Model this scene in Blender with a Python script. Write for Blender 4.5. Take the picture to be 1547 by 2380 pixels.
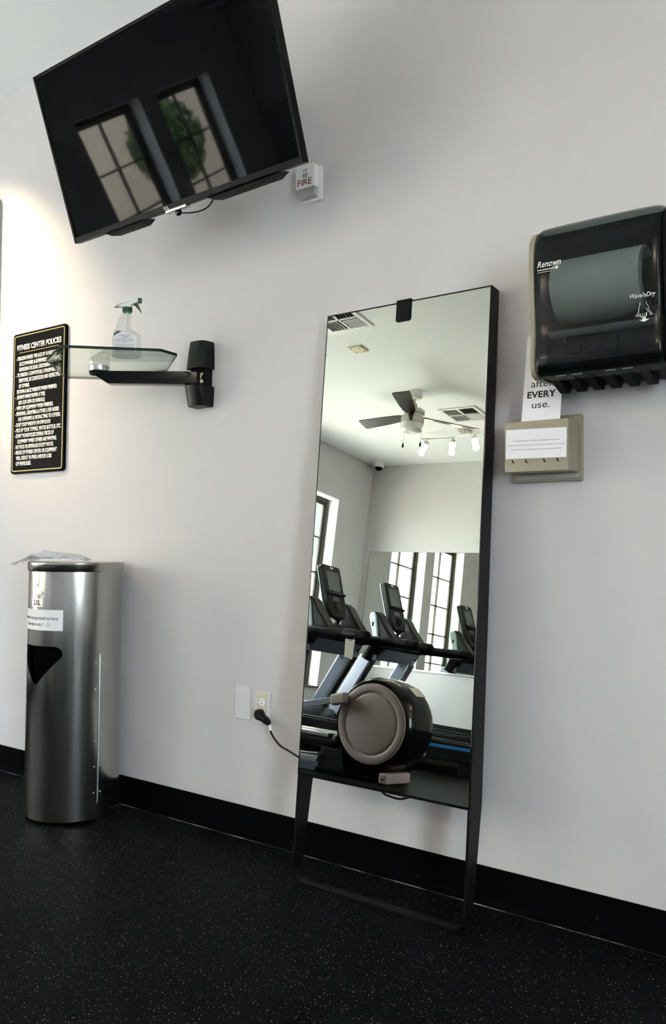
import bpy, bmesh, math, random
from mathutils import Vector, Matrix
from math import sin, cos, pi, radians
R = random.Random(7)
S = bpy.context.scene
COL = S.collection
for o in list(bpy.data.objects): bpy.data.objects.remove(o)

# ------------------------------------------------------------------ camera, sky, sun, exposure
CAMZ, CAMD, F = 0.99615, 2.19035, 1944.1
yaw, pitch, roll = 0.622484, 0.0397987, 0.0082137
fw = Vector((-sin(yaw)*cos(pitch), cos(yaw)*cos(pitch), sin(pitch)))
r0 = Vector((cos(yaw), sin(yaw), 0)); u0 = r0.cross(fw)
rt = r0*cos(roll) + u0*sin(roll); up = u0*cos(roll) - r0*sin(roll)
cd = bpy.data.cameras.new('camera'); cam = bpy.data.objects.new('camera', cd); COL.objects.link(cam)
cam.matrix_world = Matrix(((rt.x, up.x, -fw.x, 0), (rt.y, up.y, -fw.y, -CAMD), (rt.z, up.z, -fw.z, CAMZ), (0, 0, 0, 1)))
cd.sensor_fit = 'VERTICAL'; cd.sensor_height = 36; cd.sensor_width = 24; cd.lens = 36*F/2380
cd.clip_start = 0.02; cd.clip_end = 300
S.camera = cam

W = bpy.data.worlds.new('sky'); S.world = W; W.use_nodes = True
bg = W.node_tree.nodes['Background']; bg.inputs[0].default_value = (0.80, 0.90, 1.0, 1); bg.inputs[1].default_value = 26.0
sd = bpy.data.lights.new('sun', 'SUN'); sd.energy = 26; sd.angle = radians(1); sd.color = (1, .97, .93)
so = bpy.data.objects.new('sun', sd); COL.objects.link(so)
so.rotation_euler = Vector((.13, -.55, .80)).to_track_quat('Z', 'Y').to_euler()
S.view_settings.view_transform = 'Standard'; S.view_settings.look = 'None'
S.view_settings.gamma = 1; S.view_settings.use_curve_mapping = False
S.view_settings.exposure = 0.98
LAMP = .35

XS, YB, ZC, XR = -5.35, -6.04, 3.0606, 3.4      # window wall, back wall, ceiling, right wall

# ------------------------------------------------------------------ materials
def mat(name, col, rough=.5, metal=0, coat=0, trans=0, spec=.5, alpha=1, bump=None, noise=None, aniso=0, emit=None):
    m = bpy.data.materials.new(name); m.use_nodes = True; nt = m.node_tree; b = nt.nodes['Principled BSDF']
    I = b.inputs; I['Base Color'].default_value = (*col, 1); I['Roughness'].default_value = rough; I['Metallic'].default_value = metal
    I['Coat Weight'].default_value = coat; I['Transmission Weight'].default_value = trans; I['Specular IOR Level'].default_value = spec
    I['Alpha'].default_value = alpha; I['Anisotropic'].default_value = aniso
    if emit: I['Emission Color'].default_value = (*emit[0], 1); I['Emission Strength'].default_value = emit[1]
    tc = nt.nodes.new('ShaderNodeTexCoord')
    if bump:
        n = nt.nodes.new('ShaderNodeTexNoise'); n.inputs['Scale'].default_value = bump[0]; n.inputs['Detail'].default_value = 3
        bb = nt.nodes.new('ShaderNodeBump'); bb.inputs['Strength'].default_value = bump[1]; bb.inputs['Distance'].default_value = bump[2] if len(bump) > 2 else .002
        nt.links.new(tc.outputs['Object'], n.inputs['Vector']); nt.links.new(n.outputs['Fac'], bb.inputs['Height']); nt.links.new(bb.outputs['Normal'], I['Normal'])
    if noise:   # (scale, second colour, low, high)
        n = nt.nodes.new('ShaderNodeTexNoise'); n.inputs['Scale'].default_value = noise[0]; n.inputs['Detail'].default_value = 4
        cr = nt.nodes.new('ShaderNodeValToRGB'); cr.color_ramp.elements[0].position = noise[2]; cr.color_ramp.elements[1].position = noise[3]
        cr.color_ramp.elements[0].color = (*col, 1); cr.color_ramp.elements[1].color = (*noise[1], 1)
        nt.links.new(tc.outputs['Object'], n.inputs['Vector']); nt.links.new(n.outputs['Fac'], cr.inputs[0]); nt.links.new(cr.outputs[0], I['Base Color'])
    return m

def clear_mat(name, tint, gloss_rough=.02, body=None, bodyfac=0.0, r0=.025):
    m = bpy.data.materials.new(name); m.use_nodes = True; nt = m.node_tree; nt.nodes.clear()
    out = nt.nodes.new('ShaderNodeOutputMaterial'); t = nt.nodes.new('ShaderNodeBsdfTransparent'); t.inputs[0].default_value = (*tint, 1)
    g = nt.nodes.new('ShaderNodeBsdfGlossy'); g.inputs['Roughness'].default_value = gloss_rough
    lw = nt.nodes.new('ShaderNodeLayerWeight'); lw.inputs[0].default_value = .5
    pw = nt.nodes.new('ShaderNodeMath'); pw.operation = 'POWER'; pw.inputs[1].default_value = 5; nt.links.new(lw.outputs['Facing'], pw.inputs[0])
    f = nt.nodes.new('ShaderNodeMath'); f.operation = 'MULTIPLY_ADD'; f.inputs[1].default_value = .9; f.inputs[2].default_value = r0; nt.links.new(pw.outputs[0], f.inputs[0])
    base = t.outputs[0]
    if body:
        d = nt.nodes.new('ShaderNodeBsdfDiffuse'); d.inputs[0].default_value = (*body, 1)
        mx = nt.nodes.new('ShaderNodeMixShader'); mx.inputs[0].default_value = bodyfac
        nt.links.new(t.outputs[0], mx.inputs[1]); nt.links.new(d.outputs[0], mx.inputs[2]); base = mx.outputs[0]
    m2 = nt.nodes.new('ShaderNodeMixShader'); nt.links.new(f.outputs[0], m2.inputs[0]); nt.links.new(base, m2.inputs[1]); nt.links.new(g.outputs[0], m2.inputs[2])
    nt.links.new(m2.outputs[0], out.inputs[0]); return m

def dk(*a, **k): k.setdefault('spec', .22); return mat(*a, **k)
M = dict(
    wall=mat('wall_paint', (.60, .575, .580), .75, bump=(130, .18, .0015)),
    ceil=mat('ceiling_paint', (.93, .96, .97), .9, bump=(90, .2, .002)),
    base=mat('black_rubber_base', (.002, .002, .0024), .7, spec=.02, noise=(60, (.03, .03, .03), .68, .8), bump=(200, .1)),
    black=dk('black_plastic', (.004, .004, .0045), .38),
    blackm=dk('black_matt_plastic', (.004, .004, .0045), .6, spec=.12),
    blackg=dk('black_gloss', (.003, .003, .0035), .16, spec=.25),
    bezel=dk('bezel_black', (.003, .003, .0035), .35, spec=.08),
    screen=mat('television_screen', (.0015, .0015, .0018), .03, spec=.085),
    greyscr=mat('console_screen', (.10, .12, .12), .12),
    frame=mat('dark_bronze_metal', (.010, .0085, .0085), .42, .5, spec=.15),
    mirror=mat('mirror_glass', (.555, .545, .475), .0, 1),
    wmirror=mat('wall_mirror_glass', (.80, .83, .78), .0, 1),
    green_edge=dk('glass_edge', (.002, .022, .014), .3, spec=.15),
    alu=mat('brushed_aluminium', (.72, .72, .71), .28, 1, bump=(300, .05)),
    chrome=mat('chrome', (.75, .74, .70), .12, 1),
    nickel=mat('brushed_nickel', (.55, .52, .46), .25, 1),
    silverp=mat('silver_grey_paint', (.085, .10, .135), .5, 0, spec=.2),
    silverl=mat('light_silver_paint', (.27, .28, .34), .35, .5),
    pod=mat('pale_silver_pod', (.50, .60, .62), .35),
    white=mat('white_plastic', (.80, .79, .79), .4),
    offwhite=mat('pale_plate', (.66, .64, .66), .45),
    paper=mat('paper', (.84, .83, .86), .8),
    papertan=mat('paper_notice', (.55, .50, .44), .8),
    ink=mat('black_ink', (.01, .01, .01), .7),
    greyink=mat('grey_ink', (.18, .18, .2), .8),
    whiteink=mat('white_print', (.85, .84, .80), .6),
    red=mat('red_ink', (.22, .012, .012), .6),
    gold=mat('gold_line', (.55, .42, .16), .4, .3),
    signb=mat('sign_black', (.003, .003, .003), .5, spec=.03),
    green=mat('green_plastic', (.004, .10, .045), .35),
    tan=mat('tan_plastic', (.30, .26, .19), .4),
    tanbox=mat('tan_metal_box', (.30, .265, .19), .38, .15, bump=(400, .05)),
    ivory=mat('ivory_plastic', (.62, .56, .38), .4),
    beige=mat('taupe_plastic', (.33, .255, .245), .45, bump=(500, .1)),
    blade=dk('dark_fan_blade', (.022, .019, .018), .4, noise=(14, (.032, .028, .026), .3, .7)),
    woodd=mat('dark_brown_wood', (.055, .03, .017), .4),
    wframe=mat('window_frame_bronze', (.05, .042, .035), .5, spec=.2),
    slot=mat('dark_recess', (.002, .002, .002), .9, spec=0),
    blue=mat('blue_stripe', (.01, .19, .48), .35),
    belt=mat('treadmill_belt', (.006, .006, .006), .8, spec=.1, bump=(600, .3)),
    roll=mat('paper_towel', (.85, .85, .83), .9),
    wipe=mat('white_wipe', (.93, .93, .95), .9, bump=(250, .3)),
    stucco=mat('tan_stucco', (.62, .50, .40), .9, noise=(3, (.56, .44, .34), .3, .7)),
    pave=mat('pale_concrete', (.62, .58, .52), .9, noise=(2, (.5, .46, .42), .3, .7)),
    leaf=mat('leaf_green', (.035, .075, .02), .6, noise=(9, (.10, .16, .04), .35, .65)),
    bark=mat('tree_bark', (.10, .07, .05), .9),
    grey_roof=mat('roof_grey', (.20, .2, .21), .9),
)
M['steel'] = mat('brushed_stainless', (.44, .425, .40), .20, 1, aniso=.7)
def brushed(m):
    nt = m.node_tree; b = nt.nodes['Principled BSDF']; tc = nt.nodes['Texture Coordinate']
    mp = nt.nodes.new('ShaderNodeMapping'); mp.inputs['Scale'].default_value = (260, 260, 1.2)
    n = nt.nodes.new('ShaderNodeTexNoise'); n.inputs['Scale'].default_value = 1; n.inputs['Detail'].default_value = 2
    rr = nt.nodes.new('ShaderNodeMapRange'); rr.inputs['To Min'].default_value = .13; rr.inputs['To Max'].default_value = .26
    bb = nt.nodes.new('ShaderNodeBump'); bb.inputs['Strength'].default_value = .015; bb.inputs['Distance'].default_value = .0006
    nt.links.new(tc.outputs['Object'], mp.inputs[0]); nt.links.new(mp.outputs[0], n.inputs['Vector']); nt.links.new(n.outputs['Fac'], rr.inputs[0])
    nt.links.new(rr.outputs[0], b.inputs['Roughness']); nt.links.new(n.outputs['Fac'], bb.inputs['Height']); nt.links.new(bb.outputs[0], b.inputs['Normal'])
brushed(M['steel'])
M['glass'] = clear_mat('clear_glass', (.90, .96, .93))
M['winglass'] = clear_mat('window_glass', (.93, .96, .95))
M['bottle'] = clear_mat('clear_bottle_plastic', (.93, .94, .93), .08, (.75, .76, .75), .18)
M['smoke'] = clear_mat('smoked_plastic', (.56, .62, .60), .16, (.006, .008, .008), .32)
M['strobe'] = clear_mat('clear_strobe_lens', (.9, .9, .9), .05, (.8, .8, .8), .35)

def glow(name, col, s):
    m = bpy.data.materials.new(name); m.use_nodes = True; nt = m.node_tree; nt.nodes.clear()
    o = nt.nodes.new('ShaderNodeOutputMaterial'); e = nt.nodes.new('ShaderNodeEmission'); e.inputs[0].default_value = (*col, 1); e.inputs[1].default_value = s
    nt.links.new(e.outputs[0], o.inputs[0]); return m
M['shade'] = glow('lit_glass_shade', (1, .80, .55), 3.2)
M['opal'] = mat('opal_glass_bowl', (.80, .82, .80), .25)

M['dust_glint'] = mat('dusty_glint_joint', (.006, .006, .006), .6, noise=(9, (.34, .33, .32), .46, .66))  # joint dust, with the cove toe's highlight painted into the light grey
# speckled rubber floor
def floor_mat():
    m = mat('speckled_rubber_floor', (.010, .010, .012), .55, spec=.035); nt = m.node_tree; b = nt.nodes['Principled BSDF']; tc = nt.nodes['Texture Coordinate']
    def flecks(scale, thr, seedoff, dens):
        mp = nt.nodes.new('ShaderNodeMapping'); mp.inputs['Location'].default_value = (seedoff, seedoff*2, 0)
        nt.links.new(tc.outputs['Object'], mp.inputs[0])
        v = nt.nodes.new('ShaderNodeTexVoronoi'); v.inputs['Scale'].default_value = scale; nt.links.new(mp.outputs[0], v.inputs['Vector'])
        lt = nt.nodes.new('ShaderNodeMath'); lt.operation = 'LESS_THAN'; lt.inputs[1].default_value = thr; nt.links.new(v.outputs['Distance'], lt.inputs[0])
        sp = nt.nodes.new('ShaderNodeSeparateColor'); nt.links.new(v.outputs['Color'], sp.inputs[0])
        g = nt.nodes.new('ShaderNodeMath'); g.operation = 'GREATER_THAN'; g.inputs[1].default_value = dens; nt.links.new(sp.outputs[0], g.inputs[0])
        mu = nt.nodes.new('ShaderNodeMath'); mu.operation = 'MULTIPLY'; nt.links.new(lt.outputs[0], mu.inputs[0]); nt.links.new(g.outputs[0], mu.inputs[1])
        return mu.outputs[0], v
    a, va = flecks(120, .18, 0, .74); c, vc = flecks(200, .22, 3.3, .84)
    mx = nt.nodes.new('ShaderNodeMath'); mx.operation = 'MAXIMUM'; nt.links.new(a, mx.inputs[0]); nt.links.new(c, mx.inputs[1])
    mc = nt.nodes.new('ShaderNodeMix'); mc.data_type = 'RGBA'; nt.links.new(mx.outputs[0], mc.inputs['Factor'])
    n2 = nt.nodes.new('ShaderNodeTexNoise'); n2.inputs['Scale'].default_value = 90; nt.links.new(tc.outputs['Object'], n2.inputs['Vector'])
    cr = nt.nodes.new('ShaderNodeValToRGB'); cr.color_ramp.elements[0].color = (.20, .19, .20, 1); cr.color_ramp.elements[1].color = (.34, .27, .21, 1)
    cr.color_ramp.elements[0].position = .4; cr.color_ramp.elements[1].position = .6; nt.links.new(n2.outputs['Fac'], cr.inputs[0])
    mc.inputs['A'].default_value = (.003, .003, .0036, 1); nt.links.new(cr.outputs[0], mc.inputs['B'])
    nt.links.new(mc.outputs['Result'], b.inputs['Base Color'])
    n = nt.nodes.new('ShaderNodeTexNoise'); n.inputs['Scale'].default_value = 350; n.inputs['Detail'].default_value = 3; nt.links.new(tc.outputs['Object'], n.inputs['Vector'])
    bb = nt.nodes.new('ShaderNodeBump'); bb.inputs['Strength'].default_value = .5; bb.inputs['Distance'].default_value = .0012
    nt.links.new(n.outputs['Fac'], bb.inputs['Height']); nt.links.new(bb.outputs[0], b.inputs['Normal'])
    return m
M['floor'] = floor_mat()

# ------------------------------------------------------------------ mesh helpers
class MB:
    def __init__(s): s.bm = bmesh.new(); s.mi = 0; s.round = False
    def _add(s, b2, mx=None):
        if mx is not None: bmesh.ops.transform(b2, matrix=mx, verts=b2.verts)
        for f in b2.faces: f.material_index = s.mi
        me = bpy.data.meshes.new('t'); b2.to_mesh(me); b2.free(); s.bm.from_mesh(me); bpy.data.meshes.remove(me); return s
    def box(s, x0, x1, y0, y1, z0, z1, bev=0, seg=2, mx=None):
        b = bmesh.new(); bmesh.ops.create_cube(b, size=1)
        for v in b.verts: v.co = Vector(((x0+x1)/2 + v.co.x*(x1-x0), (y0+y1)/2 + v.co.y*(y1-y0), (z0+z1)/2 + v.co.z*(z1-z0)))
        if bev: bmesh.ops.bevel(b, geom=b.edges[:], offset=bev, segments=seg, affect='EDGES', profile=.5)
        return s._add(b, mx)
    def prism(s, pts, axis, a, c, bev=0, seg=2, mx=None):
        # pts 2D in the two other axes (in order), extruded along axis from a to c
        b = bmesh.new()
        def P(p, t):
            return {'x': Vector((t, p[0], p[1])), 'y': Vector((p[0], t, p[1])), 'z': Vector((p[0], p[1], t))}[axis]
        A = [b.verts.new(P(p, a)) for p in pts]; B = [b.verts.new(P(p, c)) for p in pts]; n = len(pts)
        b.faces.new(A); b.faces.new(B[::-1])
        for i in range(n): b.faces.new((A[i], B[i], B[(i+1) % n], A[(i+1) % n]))
        bmesh.ops.recalc_face_normals(b, faces=b.faces)
        if bev:
            cap = [e for e in b.edges if (e.verts[0] in A and e.verts[1] in A) or (e.verts[0] in B and e.verts[1] in B)]
            bmesh.ops.bevel(b, geom=cap, offset=bev, segments=seg, affect='EDGES', profile=.5)
        return s._add(b, mx)
    def cyl(s, p0, p1, r, r2=None, seg=24, mx=None):
        s.round = True
        p0 = Vector(p0); p1 = Vector(p1); d = p1-p0; b = bmesh.new()
        bmesh.ops.create_cone(b, cap_ends=True, segments=seg, radius1=r, radius2=r if r2 is None else r2, depth=d.length)
        q = Matrix.Translation((p0+p1)/2) @ d.to_track_quat('Z', 'Y').to_matrix().to_4x4()
        bmesh.ops.transform(b, matrix=q, verts=b.verts); return s._add(b, mx)
    def tube(s, pts, r, seg=10, mx=None, cap=True, sx=1.0):
        s.round = True
        pts = [Vector(p) for p in pts]; b = bmesh.new(); rings = []; n = len(pts)
        rs = r if isinstance(r, (list, tuple)) else [r]*n
        t0 = (pts[1]-pts[0]).normalized(); u = t0.orthogonal().normalized()
        for i, p in enumerate(pts):
            t = ((pts[min(i+1, n-1)]-pts[max(i-1, 0)])).normalized(); u = (u - t*u.dot(t)).normalized(); w = t.cross(u)
            rings.append([b.verts.new(p + (u*cos(2*pi*k/seg)*sx + w*sin(2*pi*k/seg))*rs[i]) for k in range(seg)])
        for i in range(n-1):
            for k in range(seg): b.faces.new((rings[i][k], rings[i][(k+1) % seg], rings[i+1][(k+1) % seg], rings[i+1][k]))
        if cap: b.faces.new(rings[0][::-1]); b.faces.new(rings[-1])
        bmesh.ops.recalc_face_normals(b, faces=b.faces); return s._add(b, mx)
    def lathe(s, prof, seg=40, mx=None, a0=0, a1=2*pi, close=False):
        s.round = True
        b = bmesh.new(); full = abs(a1-a0-2*pi) < 1e-6; n = seg if full else seg+1; rings = []
        for r, z in prof:
            if r < 1e-6: rings.append([b.verts.new((0, 0, z))]); continue
            rings.append([b.verts.new((r*cos(a0+(a1-a0)*k/seg), r*sin(a0+(a1-a0)*k/seg), z)) for k in range(n)])
        for i in range(len(rings)-1):
            A, B = rings[i], rings[i+1]
            for k in range(seg if full else seg):
                k2 = (k+1) % n if full else k+1
                if len(A) == 1 and len(B) == 1: continue
                if len(A) == 1: b.faces.new((A[0], B[k], B[k2]))
                elif len(B) == 1: b.faces.new((A[k], A[k2], B[0]))
                else: b.faces.new((A[k], A[k2], B[k2], B[k]))
        bmesh.ops.recalc_face_normals(b, faces=b.faces); return s._add(b, mx)
    def quad(s, pts):
        b = bmesh.new(); b.faces.new([b.verts.new(p) for p in pts]); return s._add(b)
    def ball(s, c, r, sc=(1, 1, 1), seg=20, mx=None):
        s.round = True
        b = bmesh.new(); bmesh.ops.create_uvsphere(b, u_segments=seg, v_segments=seg//2+2, radius=r)
        for v in b.verts: v.co = Vector((c[0]+v.co.x*sc[0], c[1]+v.co.y*sc[1], c[2]+v.co.z*sc[2]))
        return s._add(b, mx)
    def loft(s, secs, close=True):
        s.round = True
        b = bmesh.new(); rings = [[b.verts.new(p) for p in sc] for sc in secs]; n = len(secs[0])
        for i in range(len(rings)-1):
            for k in range(n): b.faces.new((rings[i][k], rings[i][(k+1) % n], rings[i+1][(k+1) % n], rings[i+1][k]))
        if close: b.faces.new(rings[0][::-1]); b.faces.new(rings[-1])
        bmesh.ops.recalc_face_normals(b, faces=b.faces); return s._add(b)
    def build(s, name, mats, parent=None, loc=None, smooth=35):
        me = bpy.data.meshes.new(name); s.bm.to_mesh(me); s.bm.free()
        for m in (mats if isinstance(mats, list) else [mats]): me.materials.append(m)
        o = bpy.data.objects.new(name, me); COL.objects.link(o)
        if smooth:
            me.shade_smooth(); me.set_sharp_from_angle(angle=radians(smooth)); wn = None if s.round else o.modifiers.new('weighted', 'WEIGHTED_NORMAL')
            if wn: wn.keep_sharp = True
        if parent: o.parent = parent
        if loc is not None: o.location = loc
        return o
def thing(name, label, cat, loc=(0, 0, 0), group=None, rot=None):
    o = bpy.data.objects.new(name, None); COL.objects.link(o); o.location = loc; o.empty_display_size = .05
    if rot is not None: o.rotation_euler = rot
    o['label'] = label; o['category'] = cat
    if group: o['group'] = group
    return o
def tag(o, label, cat, group=None, kind=None):
    if label: o['label'] = label
    if cat: o['category'] = cat
    if group: o['group'] = group
    if kind: o['kind'] = kind
    return o
def struct(o, label=None):
    o['kind'] = 'structure'
    if label: o['label'] = label
    return o
def copy_tree(o, parent=None):
    c = o.copy(); COL.objects.link(c)
    if parent: c.parent = parent
    for ch in [x for x in bpy.data.objects if x.parent == o]: copy_tree(ch, c)
    return c
def rrect(x0, x1, z0, z1, r, n=6):
    P = []
    for cx, cz, a in ((x1-r, z1-r, 0), (x0+r, z1-r, 90), (x0+r, z0+r, 180), (x1-r, z0+r, 270)):
        for k in range(n+1): t = radians(a+90*k/n); P.append((cx+r*cos(t), cz+r*sin(t)))
    return P
def text_bm(lines, extrude=.0004, bold=0.0, mapf=None, mapn=None):
    """lines: (string, x, z, height, width or None, align, shear). Returns an MB with the letters in the xz plane facing -y."""
    mb = MB()
    for L in lines:
        st, x, z, h, w, al = L[:6]; sh = L[6] if len(L) > 6 else 0
        bd = L[7] if len(L) > 7 else bold
        cu = bpy.data.curves.new('t', 'FONT'); cu.body = st; cu.size = 1; cu.offset = bd; cu.shear = sh; cu.extrude = 0; cu.resolution_u = 3
        ob = bpy.data.objects.new('t', cu); COL.objects.link(ob)
        dg = bpy.context.evaluated_depsgraph_get(); me = bpy.data.meshes.new_from_object(ob.evaluated_get(dg))
        bpy.data.objects.remove(ob); bpy.data.curves.remove(cu)
        if not me.vertices: continue
        b = bmesh.new(); b.from_mesh(me); bpy.data.meshes.remove(me)
        xs = [v.co.x for v in b.verts]; x0, x1 = min(xs), max(xs)
        k = h/.72; kx = k if not w else w/(x1-x0)
        wd = (x1-x0)*kx; ox = {'L': x, 'C': x-wd/2, 'R': x-wd}[al]
        r = bmesh.ops.extrude_face_region(b, geom=b.faces[:]); ev = [g for g in r['geom'] if isinstance(g, bmesh.types.BMVert)]
        for v in ev: v.co.z += 1
        for v in b.verts:
            X = ox+(v.co.x-x0)*kx; Z = z+v.co.y*k; D = v.co.z*extrude
            v.co = mapf(X, Z, D) if mapf else Vector((X, -D, Z))
        bmesh.ops.recalc_face_normals(b, faces=b.faces)
        mb._add(b)
    return mb
def spline(P, n=8):
    P = [Vector(p) for p in P]; out = []
    for i in range(len(P)-1):
        a, b, c, d = P[max(i-1, 0)], P[i], P[i+1], P[min(i+2, len(P)-1)]
        for k in range(n):
            t = k/n; out.append(.5*((2*b)+(c-a)*t+(2*a-5*b+4*c-d)*t*t+(3*b-a-3*c+d)*t**3))
    return out+[P[-1]]
def bez(p0, p1, p2, p3, n=14):
    p0, p1, p2, p3 = map(Vector, (p0, p1, p2, p3))
    return [p0*(1-t)**3+p1*3*t*(1-t)**2+p2*3*t*t*(1-t)+p3*t**3 for t in [i/n for i in range(n+1)]]

# ------------------------------------------------------------------ room shell
T = .18
struct(MB().box(XS-T, XR+T, YB-T, 0.15, -.12, 0).build('floor', M['floor'], smooth=0), 'black speckled rubber gym floor')
struct(MB().box(XS-T, XR+T, YB-T, 0.15, ZC, ZC+.15).build('ceiling', M['ceil'], smooth=0), 'white painted ceiling')
struct(MB().box(XS-T, XR+T, 0, .15, 0, ZC).build('wall_front', M['wall'], smooth=0), 'light painted wall with the television and leaning mirror')
struct(MB().box(XS-T, XR+T, YB-T, YB, 0, ZC).build('wall_back', M['wall'], smooth=0), 'painted back wall seen in the leaning mirror')
WIN = [(-5.435, -4.575), (-4.365, -3.515), (-2.25, -1.40)]; WZ0, WZ1 = .455, 2.52
WINR = [(-4.35, -3.25)]
wl = MB()
def wlbox(y0, y1, z0, z1): wl.box(XS-T, XS, y0, y1, z0, z1)
ed = [YB]+[v for w in WIN for v in w]+[0]
for i in range(0, len(ed), 2): wlbox(ed[i], ed[i+1], 0, ZC)
for a, b in WIN: wlbox(a, b, 0, WZ0); wlbox(a, b, WZ1, ZC)
struct(wl.build('wall_left', M['wall'], smooth=0), 'painted wall with tall recessed windows')
wr = MB(); ed = [YB]+[v for w in WINR for v in w]+[0]
for i in range(0, len(ed), 2): wr.box(XR, XR+T, ed[i], ed[i+1], 0, ZC)
for a, b in WINR: wr.box(XR, XR+T, a, b, 0, WZ0); wr.box(XR, XR+T, a, b, WZ1, ZC)
struct(wr.build('wall_right', M['wall'], smooth=0), 'painted right wall with one tall window')
def make_window(i, a, b, where, loc, rz):
    w = struct(thing('window_%d' % i, 'tall recessed window with grid, %s' % where, 'window', loc, rot=(0, 0, rz)))
    del w['category']
    hw = (b-a)/2; H = WZ1-WZ0; f = MB(); x0, x1 = .01, .055
    for (p, q, r, s_) in ((-hw, -hw+.055, 0, H), (hw-.055, hw, 0, H), (-hw+.055, hw-.055, 0, .06), (-hw+.055, hw-.055, H-.055, H)): f.box(x0, x1, p, q, r, s_, .004)
    f.build('window_frame', M['wframe'], w)
    g = MB()
    for (p, q, r, s_) in ((-hw+.055, -hw+.085, .06, H-.055), (hw-.085, hw-.055, .06, H-.055), (-hw+.085, hw-.085, .06, .09), (-hw+.085, hw-.085, H-.085, H-.055)): g.box(.015, .04, p, q, r, s_, .003)
    for k in (1, 2, 3, 4): z = .075+(H-.145)*k/5; g.box(.012, .042, -hw+.07, hw-.07, z-.009, z+.009)
    g.box(.012, .042, -.009, .009, .07, H-.07)
    g.build('window_grid', M['wframe'], w)
    MB().box(.025, .029, -hw+.07, hw-.07, .07, H-.07).build('window_pane', M['winglass'], w, smooth=0)
    # reveal lining in white
    li = MB(); e = .012
    li.box(.056, T+.001, -hw, -hw+e, 0, H); li.box(.056, T+.001, hw-e, hw, 0, H); li.box(.056, T+.001, -hw+e, hw-e, H-e, H)
    li.build('window_reveal', M['ceil'], w, smooth=0)
    MB().box(.056, T+.03, -hw+e, hw-e, 0, .02, .004).build('window_sill', M['woodd'], w)
for i, (a, b) in enumerate(WIN): make_window(i+1, a, b, ('nearest the back corner', 'second from the back corner', 'third from the back corner')[i], (XS-T, (a+b)/2, WZ0), 0)
for i, (a, b) in enumerate(WINR): make_window(i+4, a, b, 'in the right wall', (XR+T, (a+b)/2, WZ0), pi)
# cove base: profile (distance from wall, height)
prof = [(0, 0), (.022, 0), (.0205, .004), (.010, .008), (.005, .018), (.0045, .098), (.003, .1016), (0, .1016)]
def base(name, axis, a, c, f):
    return struct(MB().prism([f(p) for p in prof], axis, a, c).build(name, M['base'], smooth=50), 'black rubber cove base along the floor')
bf = MB()
bf.prism([(-p[0], p[1]) for p in prof], 'x', -3.47, -1.16); bf.prism([(-p[0], p[1]) for p in prof], 'x', -1.1585, -.845)
bf.prism([(-p[0], p[1]) for p in prof], 'x', -.8435, XR); bf.prism([(-p[0], p[1]) for p in prof], 'x', XS, -4.62)
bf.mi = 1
bf.box(-3.47, XR, -.0262, -.0215, 0, .0012)  # thin toe strip carrying the painted highlight line and dust
struct(bf.build('baseboard_front', [M['base'], M['dust_glint']], smooth=50), 'black rubber cove base along the wall')
base('baseboard_back', 'x', XS, XR, lambda p: (YB+p[0], p[1]))
base('baseboard_left', 'y', YB, 0, lambda p: (XS+p[0], p[1]))
base('baseboard_right', 'y', YB, 0, lambda p: (XR-p[0], p[1]))
# door at the left end of the front wall (its casing just enters the frame)
dr = struct(thing('door_1', 'door with dark wood casing at the left end of the wall', 'door', (-4.054, 0, 0))); del dr['category']
MB().box(-.5, .5, -.03, 0, 0.002, 2.46, .003).build('door_leaf', M['woodd'], dr)
c = MB(); c.box(.5, .57, -.045, 0, 0.002, 2.59, .004); c.box(-.57, -.5, -.045, 0, 0.002, 2.59, .004); c.box(-.5, .5, -.045, 0, 2.47, 2.59, .004)
c.build('door_casing', M['woodd'], dr)
h = MB(); h.cyl((.42, -.03, 1.0), (.42, -.09, 1.0), .011); h.cyl((.43, -.085, 1.0), (.30, -.085, 1.0), .010); h.build('door_handle', M['nickel'], dr)

# ------------------------------------------------------------------ outside
MB().box(-60, XS-T-.01, -40, 40, -.25, -.15).box(XR+T+.01, 40, -40, 40, -.25, -.15).build('ground', M['pave'], smooth=0)
struct(bpy.data.objects['ground'], 'pale sunlit paving outside the windows')
bd = thing('neighbouring_building', 'tan stucco building seen outside through the windows', 'building', (-17, -12, -.15))
MB().box(-4, 0, -14, 9, 0, 8.5).build('building_wall', M['stucco'], bd, smooth=0)
MB().box(-4.3, .3, -14.3, 9.3, 8.5, 8.9, .05).build('roof', M['grey_roof'], bd)
for k, (y, z) in enumerate([(-9, 4.5), (-5, 4.5), (-1, 4.5), (3, 4.5)]):
    w_ = MB(); w_.box(-.02, .05, y, y+1.5, z, z+.08); w_.box(-.02, .05, y, y+1.5, z+1.9, z+1.98); w_.box(-.02, .05, y, y+.08, z, z+1.98); w_.box(-.02, .05, y+1.42, y+1.5, z, z+1.98)
    wo = w_.build('window', M['white'], bd); MB().box(.0, .02, y+.08, y+1.42, z+.08, z+1.9).build('pane', M['blackg'], wo, smooth=0)
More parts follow.
